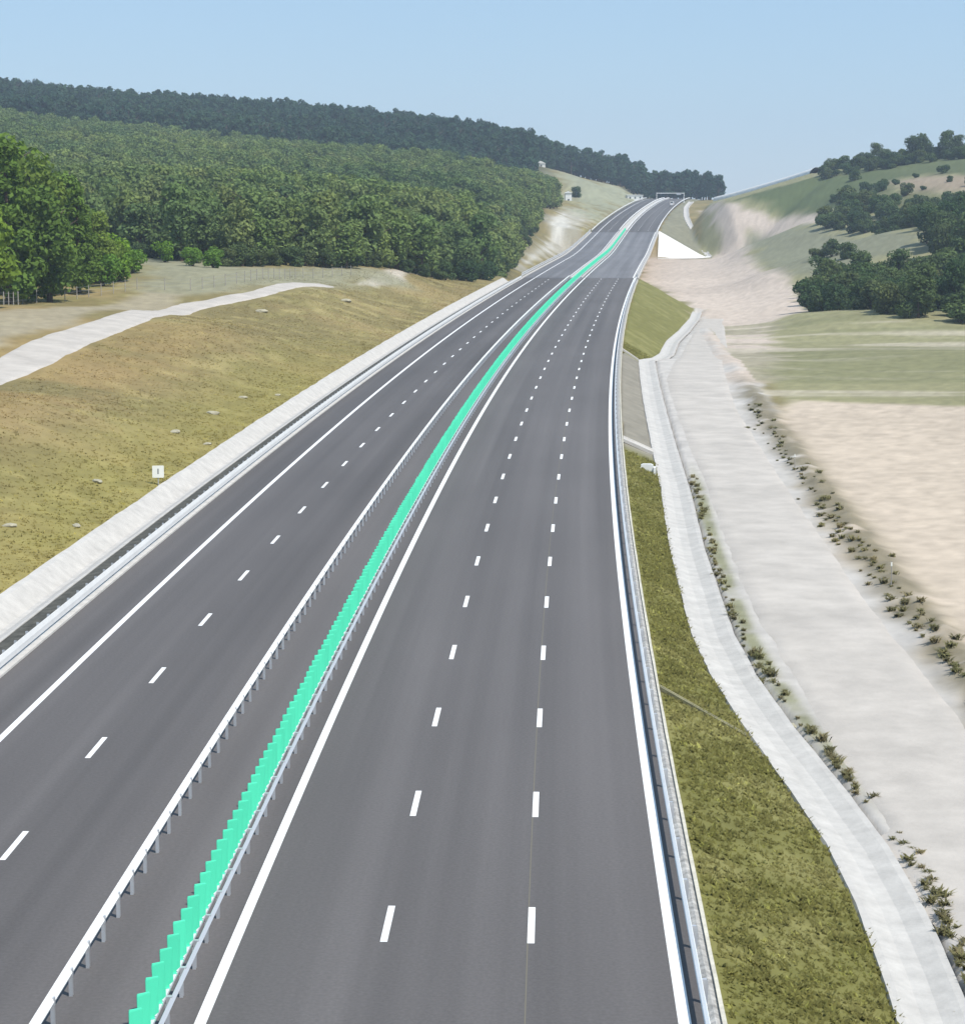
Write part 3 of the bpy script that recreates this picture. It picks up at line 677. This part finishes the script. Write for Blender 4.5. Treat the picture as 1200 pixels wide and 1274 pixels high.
# forest on the left hill: sample points by jittered grid
FP = np.array([hit(*p)[:2] for p in [(-260, 332), (100, 322), (250, 331), (330, 331), (430, 334), (520, 343), (600, 347), (640, 330), (648, 300), (668, 282), (680, 262)]] )
poly = [tuple(p) for p in FP]
X1 = lambda px, Y: ((px-CX)/F_PX*Y, Y)
poly += [X1(692, 1040), X1(684, 1120), X1(600, 1110), X1(300, 1095), X1(-300, 1090)]
def jitter_pts(poly, step):
    P = np.array(poly); xs = np.arange(P[:, 0].min(), P[:, 0].max(), step); ys = np.arange(P[:, 1].min(), P[:, 1].max(), step)
    A, B = np.meshgrid(xs, ys); A = (A+rng.uniform(-.45, .45, A.shape)*step).ravel(); B = (B+rng.uniform(-.45, .45, B.shape)*step).ravel()
    k = poly_sdf(A, B, P) > 0; return A[k], B[k]
fx, fy = jitter_pts(poly, 6.4)
s_, d_ = inv(fx, fy); k = (d_ < -21); fx, fy = fx[k], fy[k]
k = np.abs(fx/fy) < .30; fx, fy = fx[k], fy[k]
front_d = -poly_sdf(fx, fy, poly)            # negative inside
order = np.argsort(fy - 60*(np.abs(front_d) < 9))
inview = (fx/fy > -.218)
order = np.array([i for i in order if inview[i]] + [i for i in order if not inview[i]])
N_IND = 290
for n_, i in enumerate(order[:N_IND]):
    sc = random.uniform(.75, 1.15)
    edge = abs(front_d[i]) < 9
    place_tree('broadleaf_tree', broad[random.randrange(6)], float(fx[i]), float(fy[i]), sc,
               'broadleaf tree in the front edge of the forest facing the grass field' if edge else 'broadleaf tree inside the lower forest slope left of the motorway',
               'tree', 'trees at the edge of the forest' if edge else 'trees of the lower forest slope', sz=sc*random.uniform(.85, 1.15))
def scatter(name, X, Y, protos, scl, label, cat):
    c = bpy.data.collections.new(name+'_kinds')
    for i, (tm, cm) in enumerate(protos):
        nv = len(tm.vertices)
        V = np.array([v.co[:] for v in tm.vertices] + [v.co[:] for v in cm.vertices]); Fs = [tuple(p.vertices) for p in tm.polygons] + [tuple(a+nv for a in p.vertices) for p in cm.polygons]
        me = to_mesh(name+'_kind', V, Fs, [tm.materials[0], cm.materials[0]], [0]*len(tm.polygons)+[1]*len(cm.polygons))
        t = np.ones(len(V)); tt = np.empty(len(cm.vertices), np.float32); cm.attributes['tone'].data.foreach_get('value', tt); t[nv:] = tt
        me.attributes.new('tone', 'FLOAT', 'POINT').data.foreach_set('value', t.astype(np.float32))
        c.objects.link(bpy.data.objects.new('%s_kind_%d' % (name, i), me))
    me = bpy.data.meshes.new(name); P = np.c_[X, Y, terrain(X, Y)]
    me.vertices.add(len(P)); me.vertices.foreach_set('co', P.ravel())
    for nm, tp, val in (('rot', 'FLOAT', rng.uniform(0, 6.28, len(P))), ('scl', 'FLOAT', rng.uniform(scl[0], scl[1], len(P))), ('idx', 'INT', rng.integers(0, len(protos), len(P)))):
        a = me.attributes.new(nm, tp, 'POINT'); a.data.foreach_set('value', val.astype(np.int32 if tp == 'INT' else np.float32))
    o = tag(link(name, me), label, cat, kind='stuff')
    g = bpy.data.node_groups.new(name, 'GeometryNodeTree')
    g.interface.new_socket('Geometry', in_out='INPUT', socket_type='NodeSocketGeometry'); g.interface.new_socket('Geometry', in_out='OUTPUT', socket_type='NodeSocketGeometry')
    gi = g.nodes.new('NodeGroupInput'); go = g.nodes.new('NodeGroupOutput'); ip = g.nodes.new('GeometryNodeInstanceOnPoints'); ci = g.nodes.new('GeometryNodeCollectionInfo')
    ci.inputs[0].default_value = c; ci.inputs['Separate Children'].default_value = True; ci.inputs['Reset Children'].default_value = True
    def at(nm, tp):
        n = g.nodes.new('GeometryNodeInputNamedAttribute'); n.data_type = tp; n.inputs[0].default_value = nm; return n.outputs[0]
    cb = g.nodes.new('ShaderNodeCombineXYZ'); g.links.new(at('rot', 'FLOAT'), cb.inputs[2])
    g.links.new(gi.outputs[0], ip.inputs['Points']); g.links.new(ci.outputs[0], ip.inputs['Instance']); ip.inputs['Pick Instance'].default_value = True
    g.links.new(at('idx', 'INT'), ip.inputs['Instance Index']); g.links.new(cb.outputs[0], ip.inputs['Rotation']); g.links.new(at('scl', 'FLOAT'), ip.inputs['Scale'])
    g.links.new(ip.outputs[0], go.inputs[0])
    md = o.modifiers.new('scatter', 'NODES'); md.node_group = g
    return o
rest = order[N_IND:]
scatter('forest', fx[rest], fy[rest], broad, (.75, 1.2), 'grey-green broadleaf forest covering the left hillside', 'forest')
# dark ridge wood behind
ridge = [X1(-320, 1100), X1(300, 1105), X1(600, 1120), X1(660, 1180), X1(668, 1330), X1(700, 1420), X1(800, 1420), X1(893, 1430), X1(893, 1500), X1(690, 1600), X1(-320, 1620)]
rx, ry = jitter_pts(ridge, 8.2)
scatter('ridge_wood', rx, ry, darkt, (.85, 1.25), 'dark bluish wood along the distant left ridge', 'wood')

# big trees at the left edge of the picture
def on(px, py): h = hit(px, py); return h[0], h[1]
front = [(-38, 384, 'pine', 1.25), (12, 378, 'pine', 1.12), (62, 376, 'fb', 1.05), (98, 364, 'pine', .82), (40, 366, 'fb', 1.25), (-10, 362, 'fb', 1.5), (118, 352, 'fb', .72), (-75, 372, 'fb', 1.4), (78, 350, 'fb', 1.1), (20, 350, 'fb', 1.45)]
labs = ['tallest dark conifer at the left edge above the dirt track', 'dark conifer beside the pale fence posts at the left edge', 'dense rounded dark tree overhanging the bend of the dirt track', 'narrow conifer at the right end of the dark tree group',
        'broad tree behind the two left conifers', 'tall yellow-green tree cut by the left picture edge', 'small broad tree next to the bright green bushes', 'broad tree mostly outside the left picture edge', 'broad tree behind the small tree of the left group', 'rear tallest broad tree of the left group']
for (px, py, kd, sc), lb in zip(front, labs):
    x, y = on(px, py)
    place_tree('conifer_tree' if kd == 'pine' else 'broadleaf_tree', random.choice(pine if kd == 'pine' else fbroad), x, y, sc*1.06, lb, 'tree', 'big trees at the left edge')
for (px, py, sc), lb in zip([(128, 356, 1.0), (148, 350, .9), (165, 340, .8), (140, 335, 1.2), (205, 326, .8), (240, 331, .7), (265, 333, .75)],
        ['bright green bush right beside the dark left trees', 'bright yellow-green bush at the left end of the pale field', 'small bright bush at the pale field corner', 'larger bright bush behind the yellow-green one',
         'low bright bush under the forest edge', 'second low bright bush under the forest edge', 'third low bright bush under the forest edge']):
    x, y = on(px, py); place_tree('bush', random.choice(bright), x, y, sc, lb, 'bush', 'bright bushes by the pale field')
for k in range(46):
    t_ = (k+random.random())/46*(len(FP)-3)+1; i_ = int(t_); q = FP[i_]*(1-(t_-i_))+FP[min(i_+1, len(FP)-1)]*(t_-i_)
    if inv(q[:1], q[1:])[1][0] > -20: continue
    place_tree('forest_shrub', random.choice(scrub), float(q[0]), float(q[1])+random.uniform(-1, 4), random.uniform(.35, .65), 'low shrub closing the foot of the forest edge', 'bush', 'shrubs at the forest foot')
# dry brown bushes at the right end of the forest
for k, (px, py, sc) in enumerate([(585, 350, .75), (605, 348, .7), (625, 340, .6), (640, 322, .6), (655, 306, .55), (715, 245, .9)]):
    x, y = on(px, py); place_tree('bush', random.choice(scrub), x, y, sc, ['olive bush at the forest foot by the guardrail', 'olive bush nearest the guardrail at the forest end', 'bush between the forest end and pale dirt', 'bush above the pale dirt path',
        'upper bush above the pale dirt path', 'lone dark bush on the pale clearing beyond the forest'][k], 'bush', 'bushes at the forest end')

# trees and scrub right of the valley
def zone_trees(px, step, protos, sc, name, label, cat, group, lim, minpx=None):
    P = zone(px); X, Y = jitter_pts(P, step); o = np.argsort(Y)[:lim]
    for i in o: place_tree(name, random.choice(protos), float(X[i]), float(Y[i]), random.uniform(*sc), label, cat, group, sz=random.uniform(*sc))
zone_trees([(1005, 388), (1012, 368), (1070, 335), (1120, 330), (1300, 330), (1300, 408), (1195, 403), (1100, 395)], 6.2, scrub+rtree+scrub, (.66, 1.02), 'scrub_tree', 'dense dark green tree in the thicket beyond the right-hand field', 'tree', 'thicket beyond the right-hand field', 150)
zone_trees([(1145, 332), (1150, 300), (1300, 282), (1300, 340)], 7.5, rtree, (.85, 1.15), 'scrub_tree', 'taller tree at the back of the thicket near the right picture edge', 'tree', 'back of the right thicket', 50)
for k in range(64):
    px = 1018+270*(k+random.random())/64; Y = np.interp(px, [1018, 1300], [1000, 925])-random.uniform(-5, 30); sc = random.uniform(.5, .95)
    place_tree('crest_bush', random.choice(scrub), (px-CX)/F_PX*Y, float(Y), sc, 'bush in the continuous scrub along the crest of the right hill', 'bush', 'scrub on the right crest')
zone_trees([(1022, 284), (1030, 272), (1200, 276), (1300, 276), (1300, 312), (1160, 298), (1080, 291)], 8.5, scrub, (.8, 1.2), 'hedge_bush', 'dark bush in the hedge below the right hillside', 'bush', 'hedge below the right hillside', 60)
zone_trees([(1030, 268), (1035, 262), (1130, 268), (1300, 268), (1300, 276), (1120, 280)], 9, scrub, (.9, 1.35), 'hedge_bush', 'larger dark bush in the upper row of the hillside hedge', 'bush', 'upper hedge row', 40)
for k in range(52):
    h_ = hit(random.uniform(1035, 1290), random.uniform(214, 258)); q_ = random.random()
    if 1110 < CX+h_[0]/h_[1]*F_PX and 224 < 240-(h_[2]-CAM_H)/h_[1]*F_PX < 243 and q_ < .8: continue
    place_tree('hill_bush', random.choice(scrub), h_[0], h_[1], random.uniform(.3, .75), 'small bush scattered over the green right hillside', 'bush', 'bushes scattered on the right hillside')
for k, (px, py, sc) in enumerate([(1018, 322, .6), (1034, 319, .8), (1052, 322, .7), (1030, 340, .5), (1048, 342, .5)]):
    x, y = on(px, py); place_tree('bush', random.choice(scrub), x, y, sc, ['leftmost bush of the small row on the grey field', 'middle bush of the small row on the grey field', 'right bush of the small row on the grey field', 'left of two low bushes below the small row', 'right of two low bushes below the small row'][k], 'bush', 'bushes on the grey field')
zone_trees([(1095, 262), (1100, 256), (1240, 262), (1240, 268)], 14, scrub, (.5, .8), 'bush', 'low bush on the olive band of the right hillside', 'bush', 'bushes on the right hillside', 14)
for k, (px, Y, sc) in enumerate([(1030, 1000, .9), (1045, 990, .95), (1062, 985, .8), (1078, 980, .85), (1095, 975, .95), (1112, 970, .85), (1128, 960, 1.35), (1140, 955, 1.45), (1158, 955, 1.0), (1172, 950, 1.5), (1184, 950, 1.2), (1203, 945, 1.0), (1225, 940, 1.2), (1084, 985, 1.15), (1150, 935, .8), (1105, 945, .7), (1190, 925, .8)]):
    X = (px-CX)/F_PX*Y
    place_tree('skyline_tree', random.choice(rtree if sc > 1.1 else scrub), X, Y, sc*(.75 if sc > 1.1 else 1.0),
               'round dark tree standing out on the right skyline' if sc > 1.1 else 'dark bush along the crest of the right hill', 'tree', 'skyline trees' if sc > 1.1 else 'bushes on the right crest')

# ------------------------------------------------------------------ grass (stuff), weeds, stones
def grass_mesh(name, X, Y, hgt, tintv, label):
    n = len(X); Z = terrain(X, Y); s, d = inv(X, Y); base = ground_albedo(X, Y, s, d)
    nb = 5; V = np.empty((n, nb, 4, 3)); Cc = np.empty((n, nb, 4, 3))
    a = rng.uniform(0, 6.28, (n, nb)); ln = rng.uniform(.5, 1.2, (n, nb))*hgt[:, None]; lean = rng.uniform(.5, 1.3, (n, nb)); wd = rng.uniform(.02, .05, (n, nb))*(1+hgt[:, None])*1.3
    bx = X[:, None]+rng.normal(0, .07, (n, nb)); by = Y[:, None]+rng.normal(0, .07, (n, nb)); bz = np.repeat(Z[:, None]-.03, nb, 1)
    ca, sa = np.cos(a), np.sin(a)
    V[:, :, 0] = np.stack([bx-sa*wd, by+ca*wd, bz], -1); V[:, :, 1] = np.stack([bx+sa*wd, by-ca*wd, bz], -1)
    V[:, :, 2] = np.stack([bx+ca*ln*lean*.4+sa*wd*.7, by+sa*ln*lean*.4-ca*wd*.7, bz+ln*.6], -1); V[:, :, 3] = np.stack([bx+ca*ln*lean, by+sa*ln*lean, bz+ln*.95], -1)
    tone = rng.uniform(1.05, 1.8, (n, nb)); c = base[:, None, :]*tone[..., None]*tintv[:, None, :]
    Cc[:] = c[:, :, None, :]
    me = to_mesh(name, V.reshape(-1, 3), np.arange(n*nb*4).reshape(-1, 4)[:, [0, 1, 2, 3]], [M['grass']]); color_attr(me, 'albedo', Cc.reshape(-1, 3))
    return tag(link(name, me), label, 'grass', kind='stuff')
n = 16000
s = 46+ (300-46)*rng.random(n)**1.6; td = toe_d(s); d = 12.5+(td-12.4)*rng.random(n)
X, Y, _ = rd(s, d); k = ~((s > 172) & (s < 283)); X, Y = X[k], Y[k]; n = len(X)
patchy = fbm(X, Y, 2.2, 3, 21)
tv = np.ones((n, 3)); tv[rng.random(n) < .06] = (1.7, 1.75, 1.6)
grass_mesh('slope_grass', X, Y, .05+.20*patchy, tv, 'olive green grass on the right embankment slope')
n = 34000
s = 80+(470-80)*rng.random(n)**1.5; d = -18.5-26*rng.random(n)**1.2
X, Y, _ = rd(s, d); tsd = np.full(n, True)
cen = np.array([hit(*p)[:2] for p in [(-120, 512), (-40, 478), (30, 450), (90, 420), (150, 400), (230, 382), (320, 366), (405, 355)]])
dist = np.full(n, 99.)
for a_, b_ in zip(cen[:-1], cen[1:]):
    e = b_-a_; t = np.clip(((X-a_[0])*e[0]+(Y-a_[1])*e[1])/(e@e), 0, 1); dist = np.minimum(dist, np.hypot(X-a_[0]-e[0]*t, Y-a_[1]-e[1]*t))
k = dist > 3.2; X, Y = X[k], Y[k]; n = len(X)
tv = np.ones((n, 3)); tv[rng.random(n) < .05] = (1.6, 1.6, 1.4)
grass_mesh('meadow_grass', X, Y, .04+.13*fbm(X, Y, 3, 4, 9), tv, 'dry ochre grass on the left roadside slope')

def weed_mesh(seed, n=46, h=.55):
    r = np.random.default_rng(seed); V = []; F = []
    for i in range(n):
        a = r.uniform(0, 6.28); l = h*r.uniform(.4, 1.1); ln = r.uniform(.3, .9); wd = r.uniform(.02, .05); bx, by = r.normal(0, .09, 2)
        p = np.array([math.cos(a), math.sin(a), 0]); q = np.array([-p[1], p[0], 0]); b0 = np.array([bx, by, -.05]); k = len(V)
        V += [b0-q*wd*.5, b0+q*wd*.5, b0+p*l*ln*.45+q*wd+[0, 0, l*.6], b0+p*l*ln*.45-q*wd+[0, 0, l*.6], b0+p*l*ln+[0, 0, l*.8]]; F += [(k, k+1, k+2, k+3), (k+3, k+2, k+4)]
    me = to_mesh('weed', V, F, [M['weed']]); me.attributes.new('tone', 'FLOAT', 'POINT').data.foreach_set('value', np.repeat(r.uniform(1.0, 2.1, n), 5).astype(np.float32)); return me
WM = [weed_mesh(i) for i in range(5)]
def weed(s, d, sc, label, group):
    X, Y, _ = [float(a) for a in rd(s, d)]; o = link('weed', random.choice(WM)); o.location = (X, Y, tz1(X, Y)+(.02)); o.scale = (sc*1.35, sc*1.35, sc*random.uniform(.6, 1)); o.rotation_euler[2] = random.random()*6.28
    tag(o, label, 'weed', group)
for s in np.concatenate([np.arange(50, 70, .40), np.arange(70, 100, .55), np.arange(100, 165, 1.0)]):
    dens = noise(s, 0., 5, 4)
    if dens < .33: continue
    weed(s, float(toe_d(s))+2.25+random.gauss(.15, .2), random.uniform(.2, .6)*(.6+dens), 'dark weed growing along the outer edge of the right channel', 'weeds along the channel')
for s in np.concatenate([np.arange(86, 150, .62), np.arange(150, 220, 1.3)]):
    weed(s, float(srv_r(s))+.9+random.gauss(.3, .55), random.uniform(.3, .8), 'dry weed on the rough bank between service road and bare field', 'weeds on the field bank')
def rock_mesh(seed):
    r = np.random.default_rng(seed); import bmesh
    bm = bmesh.new(); bmesh.ops.create_icosphere(bm, subdivisions=2, radius=.5)
    for v in bm.verts: v.co *= r.uniform(.75, 1.15)
    for v in bm.verts: v.co.z *= .55
    me = bpy.data.meshes.new('stone'); bm.to_mesh(me); bm.free(); me.materials.append(M['rock']); return me
RK = [rock_mesh(i) for i in range(4)]
for (px, py, sc), lb in zip([(265, 515, 1.3), (218, 538, 1.1), (120, 600, 1.0), (302, 495, .9), (345, 492, .8), (95, 655, .8), (12, 655, .9), (258, 553, .8), (985, 905, .8), (430, 375, 2.0), (325, 388, 1.8)],
        ['pale stone in the left grass farthest up beside the ditch', 'pale flat stone in the left grass above the marker sign', 'pale stone alone in the left grass below the dirt track', 'pale stone high in the left grass', 'small pale stone near the distant ditch',
         'pale stone low in the left grass by the ditch', 'pale stone at the left picture edge', 'stone lying against the ditch edge near the marker sign', 'dark boulder lying on the right channel', 'pale earth clump near the end of the dirt track', 'pale earth clump below the dirt track']):
    h = hit(px, py); o = link('stone', random.choice(RK)); o.location = (h[0], h[1], h[2]+.05*sc); o.scale = (sc, sc*.6, sc*.6); o.rotation_euler[2] = random.random()*3; tag(o, lb, 'stone', 'loose stones')

# ------------------------------------------------------------------ marker sign
h = hit(197, 605)
sg = tag(empty('marker_sign', (h[0], h[1], h[2]), .12), 'small square white roadside marker sign on a post beside the left ditch', 'sign')
MB().tube([(0, 0, -.4), (0, 0, 1.35)], [.035, .035], 8).build('post', M['post'], sg)
pl = MB().prism([(-.38, .62), (-.35, .58), (.35, .58), (.38, .62), (.38, 1.34), (.35, 1.38), (-.35, 1.38), (-.38, 1.34)], -.07, -.045).build('plate', M['sign'], sg)
MB().box(-.05, .05, -.0745, -.0705, .82, 1.18).build('mark', M['grey'], pl)

# fence by the left trees
fp = [on(px, py) for px, py in [(-60, 400), (30, 378), (60, 376), (110, 370), (170, 360), (235, 362), (300, 352), (370, 346), (440, 342)]]
fe = tag(empty('wire_fence', (*fp[0], tz1(*fp[0]))), 'low wire fence with thin pale posts between the dirt track and left trees', 'fence'); bpy.context.view_layer.update(); fi = fe.matrix_basis.inverted()
Pf = np.array(fp); Lf = np.r_[0, np.cumsum(np.hypot(*np.diff(Pf, axis=0).T))]; tt = np.arange(0, Lf[-1], 4.0); fxs = np.interp(tt, Lf, Pf[:, 0]); fys = np.interp(tt, Lf, Pf[:, 1]); fzs = terrain(fxs, fys)
pm_ = MB().tube([(0, 0, -.4), (0, 0, 1.7)], [.07, .06], 6).mesh('post', M['wood'])
for a, b_, c in zip(fxs, fys, fzs):
    o = link('post', pm_, fe); o.matrix_parent_inverse = fi; o.location = (a, b_, c); o.rotation_euler[0] = random.uniform(-.04, .04)
for hh in (.5, 1.0, 1.5):
    o = MB().tube([(a, b_, c+hh) for a, b_, c in zip(fxs, fys, fzs)], [.012]*len(fxs), 3).build('wire', M['wire'], fe); o.matrix_parent_inverse = fi
# thin stakes at the edge of the bare field
for (px, py), lb in zip([(1108, 728), (988, 585)], ['thin pale stake on the bank nearest the camera', 'thin pale stake on the bank farther up the service road']):
    h = hit(px, py); st = tag(empty('marker_stake', h), lb, 'stake', 'stakes on the bank')
    MB().tube([(0, 0, -.3), (.02, 0, .6), (0, 0, 1.25)], [.03, .028, .025], 6).build('pole', M['wood'], st); MB().box(-.035, .035, -.04, .04, 1.0, 1.2).build('band', M['sign'], st)

# ------------------------------------------------------------------ far things
def rot_at(s): return -math.atan(float(x0p(s)))
s = 1270; g = tag(empty('overhead_gantry', [float(a) for a in rd(s, 0)], rot_at(s)), 'distant pale frame standing over the right carriageway at the crest', 'gantry')
for x in (-2.0, 13.2): MB().box(x-.16, x+.16, -.16, .16, -1.0, 5.2).box(x-.5, x+.5, -.5, .5, -1.2, .1).build('column', M['white'], g)
MB().box(-2.2, 13.4, -.18, .18, 4.75, 5.15).build('beam', M['white'], g)
MB().box(9, 11.5, -.3, -.2, 4.0, 5.0).build('sign_panel', M['post'], g)
s = 1205; v = tag(empty('white_van', [float(a) for a in rd(s, 9.4)], rot_at(s)), 'tiny white vehicle far off near the crest of the right carriageway', 'van')
bd = MB().prism([(-1, .4), (1, .4), (1, 1.6), (.85, 2.4), (-.85, 2.4), (-1, 1.6)], -2.6, 1.5).build('body', M['white'], v)
MB().prism([(-1, .4), (1, .4), (1, 1.2), (.9, 1.5), (-.9, 1.5), (-1, 1.2)], 1.5, 2.6).build('bonnet', M['white'], v)
MB().box(-.7, .7, -2.63, -2.6, 1.55, 2.15).build('rear_window', M['glass'], v)
for x in (-.85, .85): MB().box(x-.09, x+.09, -2.63, -2.6, .8, 1.3).build('tail_light', M['red'], v)
for x in (-.95, .95):
    for y in (-1.6, 1.6): MB().tube([(x-.12, y, .35), (x+.12, y, .35)], [.35, .35], 12).build('wheel', M['rubber'], v)
def house(px, py, Y, wdt, dep, hh, lab, flat=False):
    x = (px-CX)/F_PX*Y; t = tag(empty('small_building', (x, Y, tz1(x, Y)), .1), lab, 'building')
    MB().box(-wdt/2, wdt/2, 0, dep, -1.5, hh).build('wall', M['white'], t)
    if flat: MB().box(-wdt/2-.3, wdt/2+.3, -.3, dep+.3, hh+.003, hh+.4).build('roof', M['white'], t)
    else: MB().prism([(-wdt/2-.4, hh+.003), (wdt/2+.4, hh+.003), (0, hh+wdt*.28)], -.4, dep+.4).build('roof', M['white'], t)
    n = max(1, int(wdt/2.6))
    for i in range(n):
        xx = -wdt/2+(i+.5)*wdt/n; MB().box(xx-.45, xx+.45, -.04, -.003, 1.0, 2.0).build('window', M['glass'], t)
house(662, 213, 1330, 8, 6, 3.0, 'left and larger of two tiny white buildings at the forest top')
house(672, 214, 1330, 5, 5, 2.8, 'right and smaller of two tiny white buildings at the forest top')
house(706, 235, 1160, 3.2, 3, 5.0, 'narrow white hut beside the lone dark bush on the clearing')
house(788, 241, 1330, 9, 7, 2.8, 'long low white flat-roofed building left of the motorway crest', True)

# ------------------------------------------------------------------ haze
hz = bpy.data.materials.new('haze'); hz.use_nodes = True; t = hz.node_tree; t.nodes.clear()
pv_ = t.nodes.new('ShaderNodeVolumePrincipled'); pv_.inputs['Color'].default_value = (.72, .85, 1.0, 1); pv_.inputs['Density'].default_value = .00017; pv_.inputs['Anisotropy'].default_value = .0
om = t.nodes.new('ShaderNodeOutputMaterial'); t.links.new(pv_.outputs[0], om.inputs['Volume'])
zmin = float(gz.min())-1.5; zmax = max(float(gz.max())+32, 60)
xm = float(np.abs(gx).max())+30
o = MB().box(-xm, xm, -380, 3260, zmin, zmax).build('haze', hz); tag(o, kind='stuff'); o['label'] = 'thin pale blue summer haze over the whole landscape'; o['category'] = 'haze'
